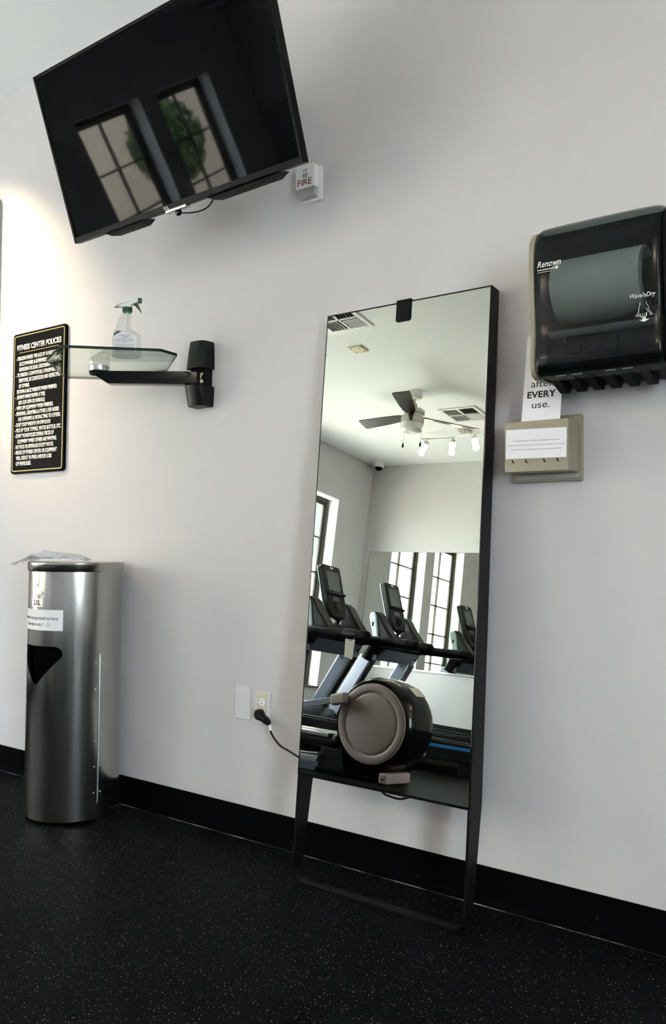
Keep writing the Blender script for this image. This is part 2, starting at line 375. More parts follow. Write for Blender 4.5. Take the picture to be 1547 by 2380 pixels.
def tree(x, y, hgt, r, label, seed):
    rr = random.Random(seed); t = thing('tree', label, 'tree', (x, y, -.15))
    MB().tube([(0, 0, 0), (.05, .03, hgt*.3), (0, .1, hgt*.6), (.05, 0, hgt*.85)], [.16, .12, .09, .04], 10).build('trunk', M['bark'], t)
    b = bmesh.new()
    for k in range(2600):
        th, ph, q = rr.uniform(0, 2*pi), math.acos(rr.uniform(-1, 1)), rr.uniform(.45, 1)**.6
        p = Vector((r*q*sin(ph)*cos(th), r*q*sin(ph)*sin(th), hgt*.68+r*1.15*q*cos(ph)))
        s_ = rr.uniform(.06, .13); n = Vector((rr.gauss(0, 1), rr.gauss(0, 1), rr.gauss(0, 1))).normalized(); u = n.orthogonal().normalized(); w = n.cross(u)
        b.faces.new([b.verts.new(p+u*s_), b.verts.new(p+w*s_*.5), b.verts.new(p-u*s_), b.verts.new(p-w*s_*.5)])
    me = bpy.data.meshes.new('foliage'); b.to_mesh(me); b.free(); me.materials.append(M['leaf']); o = bpy.data.objects.new('foliage', me); COL.objects.link(o); o.parent = t
tree(-12, -12.4, 2.9, .75, 'leafy green tree outside, farther from the windows\' left edge', 3)
tree(-14, -18.0, 3.3, .6, 'shorter leafy tree outside by the pavement', 5)

# ------------------------------------------------------------------ wall mirror on the back wall
wm = thing('wall_mirror', 'large frameless wall mirror fixed to the back wall behind the treadmills', 'mirror', (-3.9, YB, .765))
MB().box(-1.365, 2.2, 0, .006, .006, 1.275).build('mirror_glass', M['wmirror'], wm, smooth=0)
k_ = MB(); k_.box(-1.365, 2.2, 0, .012, -.012, .005, .001); k_.build('mirror_channel', M['alu'], wm)
k_ = MB(); k_.box(-1.368, -1.3655, 0, .006, 0, 1.275); k_.box(-1.366, 2.2, 0, .0065, 1.2755, 1.278); k_.build('mirror_edge', M['green_edge'], wm, smooth=0)

# ------------------------------------------------------------------ ceiling fixtures
def vent(x0, x1, y0, y1, label):
    cx, cy = (x0+x1)/2, (y0+y1)/2; h = (x1-x0)/2
    v = thing('ceiling_vent', label, 'vent', (cx, cy, ZC), 'square air vents in the ceiling')
    f = MB(); e = .028
    for a in (0, 1, 2, 3): f.prism([(-h, -h), (h, -h), (h-e, -h+e), (-h+e, -h+e)], 'z', -.010, 0, mx=Matrix.Rotation(a*pi/2, 4, 'Z'))
    for a in (0, 1): f.box(-h+e, h-e, -.007, .007, -.012, -.002, mx=Matrix.Rotation(a*pi/2, 4, 'Z'))
    f.build('frame', M['white'], v, smooth=20)
    MB().box(-h+e, h-e, -h+e, h-e, -.0015, -.0005).build('backing', M['slot'], v, smooth=0)
    i = h-e
    for a in range(4):
        s_ = MB()
        for k in range(5):
            y = -i+.008+k*(i-.02)/5
            # louvre running along x in one quadrant, tilted
            s_.box(.010, i-.004, -.002, .0095, -.001, .001, mx=Matrix.Rotation(a*pi/2, 4, 'Z') @ Matrix.Translation((0, y, -.010)) @ Matrix.Rotation(.7, 4, 'X'))
        s_.build('louvre', M['white'], v, smooth=0)
    return v
vent(-3.56, -3.195, -2.645, -2.28, 'square ceiling air vent nearest the top left corner of the leaning mirror')
vent(-3.62, -3.255, -4.76, -4.385, 'square ceiling air vent behind the track light bar and fan')
vent(-4.22, -3.86, -3.0, -2.64, 'square ceiling air vent cut by the left edge of the leaning mirror')
sp = thing('ceiling_plate', 'small beige square cover plate with four screws on the ceiling', 'cover plate', (-3.542, -2.964, ZC))
MB().box(-.058, .058, -.058, .058, -.012, 0, .002).build('plate', M['ivory'], sp)
for a in (-1, 1):
    for b in (-1, 1): MB().cyl((a*.036, b*.036, -.0145), (a*.036, b*.036, -.010), .005, seg=10).build('screw', M['ink'], sp)
dc = thing('dome_camera', 'white security dome camera with dark lens bubble in the ceiling corner', 'security camera', (-5.17, -5.88, ZC))
MB().lathe([(0, 0), (.062, 0), (.064, -.012), (.060, -.05), (.045, -.062), (.04, -.06), (0, -.055)], 32).build('housing', M['white'], dc)
MB().lathe([(.043, -.058), (.040, -.078), (.028, -.095), (0, -.102)], 32).build('dome', M['blackg'], dc)
sp2 = thing('wall_stud', 'tiny white fitting on the back wall under the ceiling', 'wall fitting', (-4.985, YB, 2.91)); MB().box(-.006, .006, 0, .012, -.02, .02, .002).build('clip', M['white'], sp2)

# ceiling fan
fn = thing('ceiling_fan', 'three-blade ceiling fan with dark blades and white glass light bowl', 'ceiling fan', (-3.595, -3.94, ZC))
MB().lathe([(0, 0), (.066, 0), (.068, -.02), (.066, -.045), (.05, -.062), (.02, -.066), (0, -.066)], 36).build('canopy', M['white'], fn)
MB().cyl((0, 0, -.06), (0, 0, -.155), .012).build('downrod', M['nickel'], fn)
MB().lathe([(0, -.10), (.022, -.10), (.03, -.115), (.03, -.13), (0, -.13)], 24).build('rod_coupling', M['nickel'], fn)
MB().lathe([(0, -.15), (.05, -.15), (.09, -.160), (.10, -.172), (.10, -.196), (.085, -.204), (.085, -.228), (.10, -.238), (.10, -.288), (0, -.288)], 40).build('motor_housing', M['nickel'], fn)
bo = MB().lathe([(.098, -.288), (.098, -.320), (.092, -.340), (.07, -.354), (.035, -.361), (0, -.362)], 40).build('light_bowl', M['opal'], fn)
# blades: pivot at height z = -.29
def blade(ang, pit=-.22):
    mx = Matrix.Rotation(ang, 4, 'Z') @ Matrix.Translation((0, 0, -.215)) @ Matrix.Rotation(pit, 4, 'X')
    pts = [(.10, -.035), (.14, -.048), (.30, -.062), (.54, -.075), (.575, -.072), (.60, .055), (.585, .068), (.30, .062), (.14, .048), (.10, .035)]
    b = MB().prism(pts, 'z', -.004, .004, .0015, mx=mx).build('blade', M['blade'], fn)
    s_ = MB()
    for (x, y) in ((.12, -.02), (.12, .02), (.145, 0)): s_.cyl((x, y, -.0065), (x, y, -.003), .006, seg=12, mx=mx)
    s_.box(.07, .15, -.03, .03, .004, .009, .002, mx=mx); s_.build('blade_bracket', M['chrome'], b)
for a in (radians(70), radians(190), radians(-52)): blade(a)
for (x, y) in ((-.082, -.02), (.082, -.03)):
    q = MB(); q.cyl((x, y, -.28), (x, y, -.45), .0016, seg=6); q.build('pull_chain', M['nickel'], fn)
    MB().lathe([(0, .03), (.004, .028), (.009, .008), (.009, -.008), (0, -.018)], 14, mx=Matrix.Translation((x, y, -.47))).build('pull_knob', M['ink'], fn)

# track lights
def track(x, y, label, angs, power, aim, rotz=0):
    t = thing('track_light', label, 'light fixture', (x, y, ZC), 'bar track lights on the ceiling', (0, 0, rotz))
    MB().box(-.055, .055, -.055, .055, -.022, 0, .006).build('canopy', M['nickel'], t)
    MB().cyl((0, 0, -.02), (0, 0, -.055), .008).build('stem', M['nickel'], t)
    MB().tube([(u/20.*.47, .03*sin(u/20*pi), -.058) for u in range(-20, 21)], .006, 8).build('bar', M['nickel'], t)
    for k, u in enumerate((-.41, -.13, .12, .40)):
        yy = .03*sin(u/.47*pi); ax, ay = angs[k]
        h = MB(); h.cyl((u, yy, -.06), (u, yy, -.085), .005, seg=10)
        mx = Matrix.Translation((u, yy, -.092)) @ Matrix.Rotation(ax, 4, 'X') @ Matrix.Rotation(ay, 4, 'Y')
        h.lathe([(0, .012), (.016, .010), (.026, -.004), (.027, -.02), (0, -.02)], 20, mx=mx); ho = h.build('lamp_head', M['nickel'], t)
        sh = MB(); sh.lathe([(0, -.019), (.027, -.02), (.032, -.045), (.031, -.075), (.022, -.088), (0, -.09)], 22, mx=mx); sh.build('lamp_shade', M['shade'], ho)
        if power:
            L = bpy.data.lights.new('bulb', 'SPOT'); L.energy = power*LAMP; L.color = (1, .82, .64); L.shadow_soft_size = .03; L.spot_size = radians(150); L.spot_blend = .6
            lo = bpy.data.objects.new('bulb', L); COL.objects.link(lo); lo.parent = ho
            p = mx @ Vector((0, 0, -.12)); lo.location = p
            d = (Vector(aim)-Vector((x, y, ZC))-Matrix.Rotation(rotz, 3, 'Z') @ p) ; d = Matrix.Rotation(-rotz, 3, 'Z') @ d
            lo.rotation_euler = d.to_track_quat('-Z', 'Y').to_euler()
track(-3.65, -5.0, 'brushed nickel track light with glowing shades reflected in the leaning mirror', [(-.1, .5), (0, 0), (.2, -.35), (-.2, -.3)], 14, (-3.0, -2.6, 0))
track(.35, -4.5, 'bar track light on the ceiling behind the camera, nearer the middle', [(.3, .1)]*4, 22, (-1.0, 0, 1.2))
track(2.45, -4.4, 'bar track light on the ceiling behind the camera, by the right wall', [(.3, -.3)]*4, 16, (-1.0, 0, 1.2))
# added unseen lamp for the warm glow at the door end of the wall
dl = thing('added_glow_light', 'added unseen ceiling spot for the warm glow on the wall near the door', 'light fixture', (-4.0, -.75, ZC))
MB().lathe([(.05, -.001), (.075, 0), (.075, -.006), (.05, -.004), (.045, -.001)], 32).build('trim_ring', M['white'], dl)
MB().lathe([(0, -.0015), (.048, -.0015), (.048, -.003), (0, -.003)], 32).build('lens', M['shade'], dl)
L = bpy.data.lights.new('bulb', 'SPOT'); L.energy = 450*LAMP; L.color = (1, .78, .50); L.shadow_soft_size = .05; L.spot_size = radians(46); L.spot_blend = .9
lo = bpy.data.objects.new('bulb', L); COL.objects.link(lo); lo.parent = dl; lo.location = (0, 0, -.02); lo.rotation_euler = Vector((.60, .75, -.92)).to_track_quat('-Z', 'Y').to_euler()
# daylight sampling portals in the two window openings (give no light of their own)
for a, b, px, rz in [(a, b, XS-T-.02, -pi/2) for a, b in WIN]+[(a, b, XR+T+.02, pi/2) for a, b in WINR]:
    A = bpy.data.lights.new('window_portal', 'AREA'); A.shape = 'RECTANGLE'; A.size = b-a; A.size_y = WZ1-WZ0; A.cycles.is_portal = True
    ao = bpy.data.objects.new('window_portal', A); COL.objects.link(ao); ao.location = (px, (a+b)/2, (WZ0+WZ1)/2); ao.rotation_euler = (pi/2, 0, rz)

# ------------------------------------------------------------------ television
TVW, TVH, TI, TR_ = 1.0199, .555, .322, .0294
tvO = Vector((-2.4577, -.350, 2.0569))
ex = Vector((cos(TR_), -sin(TR_)*sin(TI), sin(TR_)*cos(TI)))
ez = Vector((-sin(TR_), -cos(TR_)*sin(TI), cos(TR_)*cos(TI)))
ex.rotate(Matrix.Rotation(.015, 3, 'Z')); ez.rotate(Matrix.Rotation(.015, 3, 'Z'))
ey = ez.cross(ex)           # into the set, towards the wall
tv = thing('television', 'black flat-screen television tilted down on the wall above the glass shelf', 'television')
tv.matrix_world = Matrix(((ex.x, ey.x, ez.x, tvO.x), (ex.y, ey.y, ez.y, tvO.y), (ex.z, ey.z, ez.z, tvO.z), (0, 0, 0, 1)))
f = MB(); b0 = .011
f.box(0, b0, 0, .028, 0, TVH, .002); f.box(TVW-b0, TVW, 0, .028, 0, TVH, .002); f.box(b0, TVW-b0, 0, .028, TVH-b0, TVH, .002); f.box(b0, TVW-b0, 0, .028, 0, .019, .002)
f.build('bezel', M['bezel'], tv)
MB().box(b0-.002, TVW-b0+.002, .003, .012, .017, TVH-b0+.002).build('screen', M['screen'], tv, smooth=0)
k_ = MB(); k_.box(.01, TVW-.01, .028, .045, .01, TVH-.01, .006); k_.box(.12, TVW-.12, .045, .085, .03, TVH*.62, .02); k_.build('back_cover', M['blackm'], tv)
for (a, b) in ((.15, .36), (.63, .93)): MB().prism([(a, .0), (b, .0), (b-.03, -.014), (a+.03, -.014)], 'y', .012, .055, .002).build('speaker_grille', M['blackm'], tv)
MB().box(TVW/2-.050, TVW/2+.045, -.004, .02, -.010, .002, .004).build('logo_bar', M['nickel'], tv)
text_bm([('TCL', TVW/2-.045, .0035, .010, None, 'C', 0, .02)]).build('lettering', M['whiteink'], tv, smooth=0)
MB().ball((TVW/2+.0, .004, -.016), .011, (1.2, .7, .9)).build('sensor', M['blackg'], tv)
MB().tube(bez((TVW/2+.005, .01, -.018), (TVW/2+.09, .01, -.040), (TVW/2+.13, .02, -.035), (TVW/2+.125, .05, .015)), .0022, 8).build('sensor_cable', M['black'], tv)
mt = MB()   # wall mount behind the set, in the set's own axes
inv = tv.matrix_world.inverted(); 
c0 = inv @ Vector((-1.97, 0, 2.42)); c1 = Vector((TVW/2, .085, TVH*.45))
mtm = Matrix(inv)
mt.box(-2.07, -1.87, -.015, 0, 2.36, 2.54, .003, mx=mtm)
mt.tube([inv @ Vector((-1.97, -.01, 2.42)), inv @ Vector((-1.80, -.15, 2.40)), inv @ Vector((-1.95, -.30, 2.36)), c1], .022, 10)
mt.box(TVW/2-.1, TVW/2+.1, .08, .095, .12, .38, .003); mt.build('wall_mount', M['blackm'], tv)

# ------------------------------------------------------------------ fire alarm
fa = thing('fire_alarm', 'white fire alarm strobe with red FIRE lettering below the television', 'fire alarm', (-1.667, 0, 2.195))
MB().box(-.040, .046, -.012, 0, -.057, .057, .004).build('back_plate', M['white'], fa)
MB().prism(rrect(-.042, .036, -.018, .058, .006), 'y', -.040, -.012, .003).build('housing', M['white'], fa)
MB().prism(rrect(-.034, .034, -.050, -.018, .006), 'y', -.034, -.012, .004).build('strobe_lens', M['strobe'], fa)
MB().box(-.020, .02, -.030, -.012, -.042, -.026, .003).build('reflector', M['chrome'], fa)
text_bm([('FIRE', -.003, -.010, .022, .058, 'C', 0, .01)], mapf=lambda x, z, d: Vector((x, -.0402-d, z))).build('lettering', M['red'], fa, smooth=0)
pg = MB(); 
for k in range(5): a = radians(90+72*k); pg.prism([(-.006+.005*cos(a), .040+.005*sin(a)), (-.006+.0016*cos(a+.7), .040+.0016*sin(a+.7)), (-.006+.0016*cos(a-.7), .040+.0016*sin(a-.7))], 'y', -.0406, -.040)
pg.box(.002, .004, -.0406, -.040, .034, .046); pg.build('pictogram', M['ink'], fa, smooth=0)
gl = MB(); 
for k in range(6): gl.box(-.012, .010, -.0405, -.040, .016+k*.0025, .0172+k*.0025)
gl.build('sounder_grille', M['greyink'], fa, smooth=0)

# ------------------------------------------------------------------ policies sign
sg = thing('policy_sign', 'tall black sign with gold border and white fitness center rules', 'sign', (-3.142, 0, 1.612))
SW, SH = .188, .312
MB().prism(rrect(-SW, SW, -SH, SH, .016), 'y', -.012, 0, .002).build('board', M['signb'], sg)
def ringprism(mb, x0, x1, z0, z1, r, t, ya, yb):
    A = rrect(x0, x1, z0, z1, r); B = rrect(x0+t, x1-t, z0+t, z1-t, max(r-t, .001)); n = len(A); b = bmesh.new()
    va = [b.verts.new((p[0], ya, p[1])) for p in A]; vb = [b.verts.new((p[0], ya, p[1])) for p in B]; vc = [b.verts.new((p[0], yb, p[1])) for p in A]; vd = [b.verts.new((p[0], yb, p[1])) for p in B]
    for i in range(n):
        j = (i+1) % n
        b.faces.new((va[i], va[j], vb[j], vb[i])); b.faces.new((vc[i], vd[i], vd[j], vc[j])); b.faces.new((va[i], vc[i], vc[j], va[j])); b.faces.new((vb[i], vb[j], vd[j], vd[i]))
    bmesh.ops.recalc_face_normals(b, faces=b.faces); mb._add(b); return mb
g = ringprism(MB(), -SW+.010, SW-.010, -SH+.010, SH-.010, .012, .0035, -.0128, -.012)
g.box(-.140, .140, -.0128, -.012, .2235, .2255); g.build('border', M['gold'], sg, smooth=0)
RULES = [("-", "PERSONS UNDER THE AGE OF 16 MUST BE", 0), ("", "ACCOMPANIED & SUPERVISED BY A PARENT,", 1), ("", "GUARDIAN OR LEGAL CUSTODIAN.", 1),
 ("-", "TO ENSURE A COMFORTABLE ATMOSPHERE FOR", 0), ("", "EVERYONE, BE COURTEOUS AND RESPECTFUL", 1), ("", "OF OTHERS.", 1), ("", "RETURN & RACK WEIGHTS WHEN FINISHED.", 0),
 ("-", "ALWAYS WEAR PROPER ATTIRE.", 0), ("", "(NO CUT-OFFS OR SANDALS)", 1), ("-", "WIPE OFF EQUIPMENT WHEN FINISHED.", 0), ("-", "SWEARING, GRUNTING & OTHER LOUD NOISES", 0),
 ("", "ARE OFFENSIVE & DISTRACTING TO OTHERS.", 1), ("-", "DON'T DROP WEIGHTS ON GYM FLOOR", 0), ("-", "PICK UP YOUR TOWELS, WATER BOTTLES, ETC.", 0), ("-", "DON'T MONOPOLIZE SEVERAL PIECES OF", 0),
 ("", "EQUIPMENT WHILE OTHERS ARE WAITING.", 1), ("-", "NO FOOD OR BEVERAGES EXCEPT WATER.", 0), ("-", "MISUSE OF FITNESS CENTER OR EQUIPMENT", 0), ("", "WILL RESULT IN FINES AND/OR LOSS", .3), ("", "OF PRIVILEGES.", .3)]
tl = [('FITNESS CENTER POLICIES', 0, .236, .024, .315, 'C', 0, .03)]
for i, (d, s_, ind) in enumerate(RULES):
    z = .192-i*.0246; x = -.152+.012*ind
    if d: tl.append(('-', -.163, z, .0155, .006, 'L', 0, .02))
    tl.append((s_, x, z-.001, .0172, len(s_)*.00795, 'L', 0, .030))
text_bm(tl, .0006, mapf=lambda x, z, d: Vector((x, -.0121-d, z))).build('lettering', M['whiteink'], sg, smooth=0)

# ------------------------------------------------------------------ swivel glass shelf
shf = thing('swivel_shelf', 'clear glass shelf on a black swivel arm bracket, holding the spray bottle', 'shelf', (-2.15, 0, 1.61))
O = Vector((-2.15, 0, 1.61))
# wall cover: two rounded half shells, gap in the middle
def shell(z0, z1, parent, name, mtl, d0=.075, d1=.050, flip=False):
    secs = []
    n = 9
    for i in range(n):
        t = i/(n-1); z = z0+(z1-z0)*t; k = 1-.10*(t**3 if not flip else (1-t)**3)
        dep = (d0+(d1-d0)*t)
        secs.append([(x*k, -dep*(1-(abs(x)/.050)**4*.45), z) for x in [-.042, -.030, -.015, 0, .015, .030, .042]]+[(.045*k, 0, z), (-.045*k, 0, z)])
    return MB().loft(secs).build(name, mtl, parent, smooth=40)
shell(.018, .118, shf, 'upper_cover', M['black'], .070, .055)
shell(-.118, -.045, shf, 'lower_cover', M['black'], .060, .078, True)
k_ = MB(); k_.box(-.030, .036, -.042, 0, -.05, .02, .004); k_.build('mount_plate', M['blackm'], shf)
k_ = MB(); k_.prism([(.018+.012*cos(radians(a)), .002+.012*sin(radians(a))) for a in range(180, 361, 20)], 'y', -.0435, -.042); k_.prism([(.018+.014*cos(radians(a)), -.034+.014*sin(radians(a))) for a in range(0, 181, 20)], 'y', -.0435, -.042); k_.build('adjuster', M['ivory'], shf)
MB().box(.008, .022, -.0437, -.042, -.016, -.010).build('sticker', M['whiteink'], shf, smooth=0)
# arm: leaves the bracket towards the room and the left
ad = Vector((-.815, -.58, 0)).normalized(); an = Vector((-ad.y, ad.x, 0)); hinge = Vector((0, -.050, -.019))
AM = Matrix(((ad.x, an.x, 0, hinge.x), (ad.y, an.y, 0, hinge.y), (0, 0, 1, hinge.z), (0, 0, 0, 1)))
AL = .365
k_ = MB(); k_.prism([(-.01, -.0225), (AL-.055, -.0225), (AL+.012, .018), (AL+.012, .0235), (-.01, .0235)], 'y', -.022, .022, .003, mx=AM); k_.build('arm', M['blackg'], shf)
k_ = MB(); k_.cyl((0, 0, -.035), (0, 0, .030), .017, mx=AM); k_.build('hinge_pin', M['blackm'], shf)
PK = AM @ Vector((AL-.018, 0, .024))
MB().lathe([(0, -.012), (.033, -.012), (.036, -.006), (.036, .000), (0, .000)], 32, mx=Matrix.Translation(PK)).build('swivel_base', M['blackm'], shf)
MB().lathe([(0, .0), (.036, .0), (.037, .003), (.037, .018), (.035, .0200), (0, .0200)], 40, mx=Matrix.Translation(PK)).build('swivel_puck', M['alu'], shf)
# glass plate, outline in world x/y
GZ = 1.635
gp = [(-2.31, -.508), (-2.076, -.287), (-2.082, -.207), (-2.295, -.053), (-2.56, -.030), (-2.73, -.176), (-2.527, -.406)]
gm = MB(); b = bmesh.new(); A = [b.verts.new((x-O.x, y, GZ-O.z)) for x, y in gp]; B = [b.verts.new((x-O.x, y, GZ-O.z+.0095)) for x, y in gp]
b.faces.new(A[::-1]); b.faces.new(B)
for i in range(len(gp)): j = (i+1) % len(gp); b.faces.new((A[i], A[j], B[j], B[i]))
bmesh.ops.recalc_face_normals(b, faces=b.faces)
me = bpy.data.meshes.new('glass_plate'); b.to_mesh(me); b.free(); me.materials.append(M['glass']); me.materials.append(M['green_edge'])
for p in me.polygons: p.material_index = 0 if abs(p.normal.z) > .5 else 1
go = bpy.data.objects.new('glass_plate', me); COL.objects.link(go); go.parent = shf

# spray bottle
bt = thing('spray_bottle', 'clear spray bottle with green trigger and cap standing on the glass shelf', 'spray bottle', (-2.275, -.262, GZ+.0096), rot=(0, 0, radians(36)))
def oval(rx, ry, z, sup=2.6, n=28, ox=0):
    P = []
    for k in range(n):
        a = 2*pi*k/n; c_, s_ = cos(a), sin(a)
        P.append((ox+rx*abs(c_)**(2/sup)*(1 if c_ >= 0 else -1), ry*abs(s_)**(2/sup)*(1 if s_ >= 0 else -1), z))
    return P
KB = .209/.27
def kz(v): return v*KB
secs = [(0, .046, .026, 0), (.004, .050, .029, 0), (.08, .0495, .029, 0), (.105, .046, .027, -.001), (.118, .036, .023, -.010), (.130, .026, .019, -.013), (.150, .0235, .018, -.012), (.158, .021, .017, -.0115), (.166, .023, .0175, -.010), (.174, .0195, .016, -.009), (.182, .021, .016, -.007), (.190, .0175, .015, -.005), (.197, .0165, .014, -.003), (.205, .0125, .0125, 0), (.222, .0125, .0125, 0)]
MB().loft([oval(rx, ry, kz(z), 2.6 if z < .13 else 2.1, ox=ox) for z, rx, ry, ox in secs]).build('bottle_body', M['bottle'], bt, smooth=50)
q = MB(); q.tube([(0, 0, kz(.22)), (0, 0, kz(.02))], .0022, 8); q.build('dip_tube', M['white'], bt)
LBY = -.0302
MB().prism([(-.038, kz(.012)), (.040, kz(.012)), (.040, kz(.082)), (.034, kz(.093)), (-.006, kz(.110)), (-.026, kz(.112)), (-.038, kz(.098))], 'y', LBY, LBY+.0012).build('label', M['paper'], bt, smooth=0)
q = MB(); q.prism([(-.038, kz(.089)), (-.010, kz(.1105)), (-.026, kz(.112)), (-.038, kz(.098))], 'y', LBY-.0006, LBY); q.build('label_corner', M['green'], bt, smooth=0)
ll = [('CAUTION', .001, kz(.0815), .0032, None, 'C', 0, .02), ('KEEP OUT OF REACH OF CHILDREN', .001, kz(.0765), .0022, .05, 'C'), ('DISINFECTANT CLEANER', .001, kz(.091), .0024, .034, 'C', 0, .01), ('READY TO USE ON HARD SURFACES', .001, kz(.0875), .0018, .048, 'C'), ('FIRST AID', .001, kz(.058), .0028, None, 'C', 0, .02)]
q = text_bm(ll, mapf=lambda x, z, d: Vector((x, LBY-.0003-d, z)))
for k in range(4): q.box(-.034, .034-(.01 if k == 3 else 0), LBY-.0005, LBY-.0001, kz(.0725-.003*k), kz(.0732-.003*k))
for k in range(11): q.box(-.034, .036-(k % 3)*.004, LBY-.0005, LBY-.0001, kz(.052-.0034*k), kz(.0528-.0034*k))
q.build('lettering', M['greyink'], bt, smooth=0)
q = MB(); q.cyl((0, 0, kz(.205)), (0, 0, kz(.226)), .0165, seg=28)
for k in range(28): a = 2*pi*k/28; q.box(.0160, .0172, -.0009, .0009, kz(.207), kz(.224), mx=Matrix.Rotation(a, 4, 'Z'))
q.build('cap', M['green'], bt)
q = MB(); q.prism([(-.044, kz(.226)), (-.042, kz(.232)), (-.034, kz(.250)), (-.024, kz(.262)), (.010, kz(.268)), (.038, kz(.268)), (.040, kz(.250)), (.018, kz(.240)), (.014, kz(.226)), (-.020, kz(.226)), (-.030, kz(.230))], 'y', -.012, .012, .004, 3)
q.build('spray_head', M['white'], bt)
q = MB(); q.box(.038, .050, -.009, .009, kz(.248), kz(.270), .003); q.build('nozzle', M['green'], bt)
q = MB(); q.prism([(.020, kz(.244)), (.036, kz(.248)), (.040, kz(.235)), (.050, kz(.206)), (.047, kz(.205)), (.034, kz(.226)), (.028, kz(.238)), (.020, kz(.240))], 'y', -.006, .006, .002); q.build('trigger', M['green'], bt)

# ------------------------------------------------------------------ steel wipes dispenser
CX_, CY_, CR = -2.6194, -.1891, .1693
cn = thing('wipe_dispenser', 'tall round stainless steel wipes stand with dark drop-in opening', 'bin', (CX_, CY_, 0))
A0, A1 = radians(-187), radians(-7)
sl = MB().lathe([(CR, .012), (CR, .893), (CR-.0018, .893), (CR-.0018, .012), (CR, .012)], 96, a0=A0, a1=A1)
door = sl.build('door_shell', M['steel'], cn, smooth=40)
bmd = bmesh.new(); bmd.from_mesh(door.data); bmesh.ops.remove_doubles(bmd, verts=bmd.verts, dist=1e-5)
bmesh.ops.holes_fill(bmd, edges=bmd.edges, sides=8); bmesh.ops.recalc_face_normals(bmd, faces=bmd.faces); bmd.to_mesh(door.data); bmd.free()
ZT, ZB = .628, .488
def tri_round(s=1.0):
    P = []; cs = [((-.078*s, ZT-.026), 90, 215, .026), ((0, ZB+.020), 218, 322, .018), ((.078*s, ZT-.026), -35, 90, .026)]
    for (c_, a0, a1, r) in cs:
        for k in range(9): t = radians(a0+(a1-a0)*k/8); P.append((c_[0]+r*cos(t), c_[1]+r*sin(t)))
    return P
cut = MB().prism(tri_round(), 'y', -.3, -.05).build('cutter', M['slot'], cn, smooth=0)
md = door.modifiers.new('cut', 'BOOLEAN'); md.object = cut; md.operation = 'DIFFERENCE'; md.solver = 'EXACT'
dg = bpy.context.evaluated_depsgraph_get(); dg.update(); nm = bpy.data.meshes.new_from_object(door.evaluated_get(dg)); door.modifiers.clear(); door.data = nm
bpy.data.objects.remove(cut); nm.shade_smooth(); nm.set_sharp_from_angle(angle=radians(40))
k_ = MB().lathe([(CR-.002, .0), (CR-.002, .895), (CR-.005, .895), (CR-.005, .0), (CR-.002, 0)], 96, a0=A1, a1=A0+2*pi)
k_.build('rear_shell', M['steel'], cn, smooth=40)
k_ = MB().lathe([(0, 0), (CR-.006, 0), (CR-.006, .012), (CR-.02, .014), (CR-.02, .70), (0, .70)], 64); k_.build('inner_bucket', M['slot'], cn)
MB().lathe([(0, .9265), (CR+.003, .9265), (CR+.0048, .9245), (CR+.0048, .8975), (CR+.003, .895), (0, .895)], 96).build('lid', M['steel'], cn, smooth=40)
hg = MB(); ha = radians(-7); hp = Vector((CR*cos(ha), CR*sin(ha), 0))
for k in range(44): hg.cyl((hp.x+.001, hp.y, .066+k*.0121), (hp.x+.001, hp.y, .0775+k*.0121), .0030, seg=10)
hg.build('piano_hinge', M['alu'], cn)
for z in (.564, .472, .381, .289, .197, .105):
    for da in (-5, 4):
        a = ha+radians(da); MB().ball((CR*cos(a), CR*sin(a), z), .0035, (1, 1, 1), 10).build('rivet', M['alu'], cn)
def cylmap(rad):
    return lambda x, z, d: Vector(((rad+d)*sin(x/rad), -(rad+d)*cos(x/rad), z))
def curved(mb, x0, x1, z0, z1, rad, th, n=20, zl=None):
    b = bmesh.new(); f = cylmap(rad); V = []
    for i in range(n+1):
        x = x0+(x1-x0)*i/n; s_ = (zl or 0)*(x-x0)
        V.append([b.verts.new(f(x, z0+s_, 0)), b.verts.new(f(x, z1+s_, 0)), b.verts.new(f(x, z1+s_, th)), b.verts.new(f(x, z0+s_, th))])
    for i in range(n):
        for k in range(4): b.faces.new((V[i][k], V[i+1][k], V[i+1][(k+1) % 4], V[i][(k+1) % 4]))
    b.faces.new(V[0][::-1]); b.faces.new(V[-1]); bmesh.ops.recalc_face_normals(b, faces=b.faces); return mb._add(b)
nt_ = curved(MB(), -.118, .112, .684, .758, CR+.0006, .0006).build('paper_note', M['paper'], cn); nt_['label'] = 'white paper note taped on the steel front'
text_bm([('Please do not put trash in here', -.002, .722, .0125, .195, 'C'), ('Gym wipes only !!', -.014, .700, .0115, .104, 'C')], .0003, mapf=cylmap(CR+.0014)).build('lettering', M['ink'], nt_, smooth=0)
sm_ = MB()
for k in range(20):
    a, a2 = 2*pi*k/20, 2*pi*(k+1)/20; f_ = cylmap(CR+.0014)
    sm_.quad([f_(.058+r*cos(t), .705+r*sin(t), .0003) for r, t in ((.0078, a), (.0078, a2), (.0070, a2), (.0070, a))])
for k in range(6):
    a, a2 = radians(200+140*k/6), radians(200+140*(k+1)/6); sm_.quad([f_(.058+r*cos(t), .705+r*sin(t), .0003) for r, t in ((.0048, a), (.0048, a2), (.0041, a2), (.0041, a))])
for dx in (-.0026, .0026): sm_.quad([f_(.058+dx+u, .7075+v, .0003) for u, v in ((-.0007, -.0012), (.0007, -.0012), (.0007, .0012), (-.0007, .0012))])
sm_.build('smiley', M['ink'], nt_, smooth=0)
dcl = MB(); fm = cylmap(CR+.0006)
curved(dcl, -.030, .030, .768, .797, CR+.0006, .0005)
for k in range(9):
    w_ = .033*(1-k/9); curved(dcl, -w_, w_, .8125+.0042*k, .8167+.0042*k, CR+.0006, .0005, 8)
dcl.build('sticker', M['alu'], cn, smooth=0)
q = MB(); fm = cylmap(CR+.0009); q2 = []
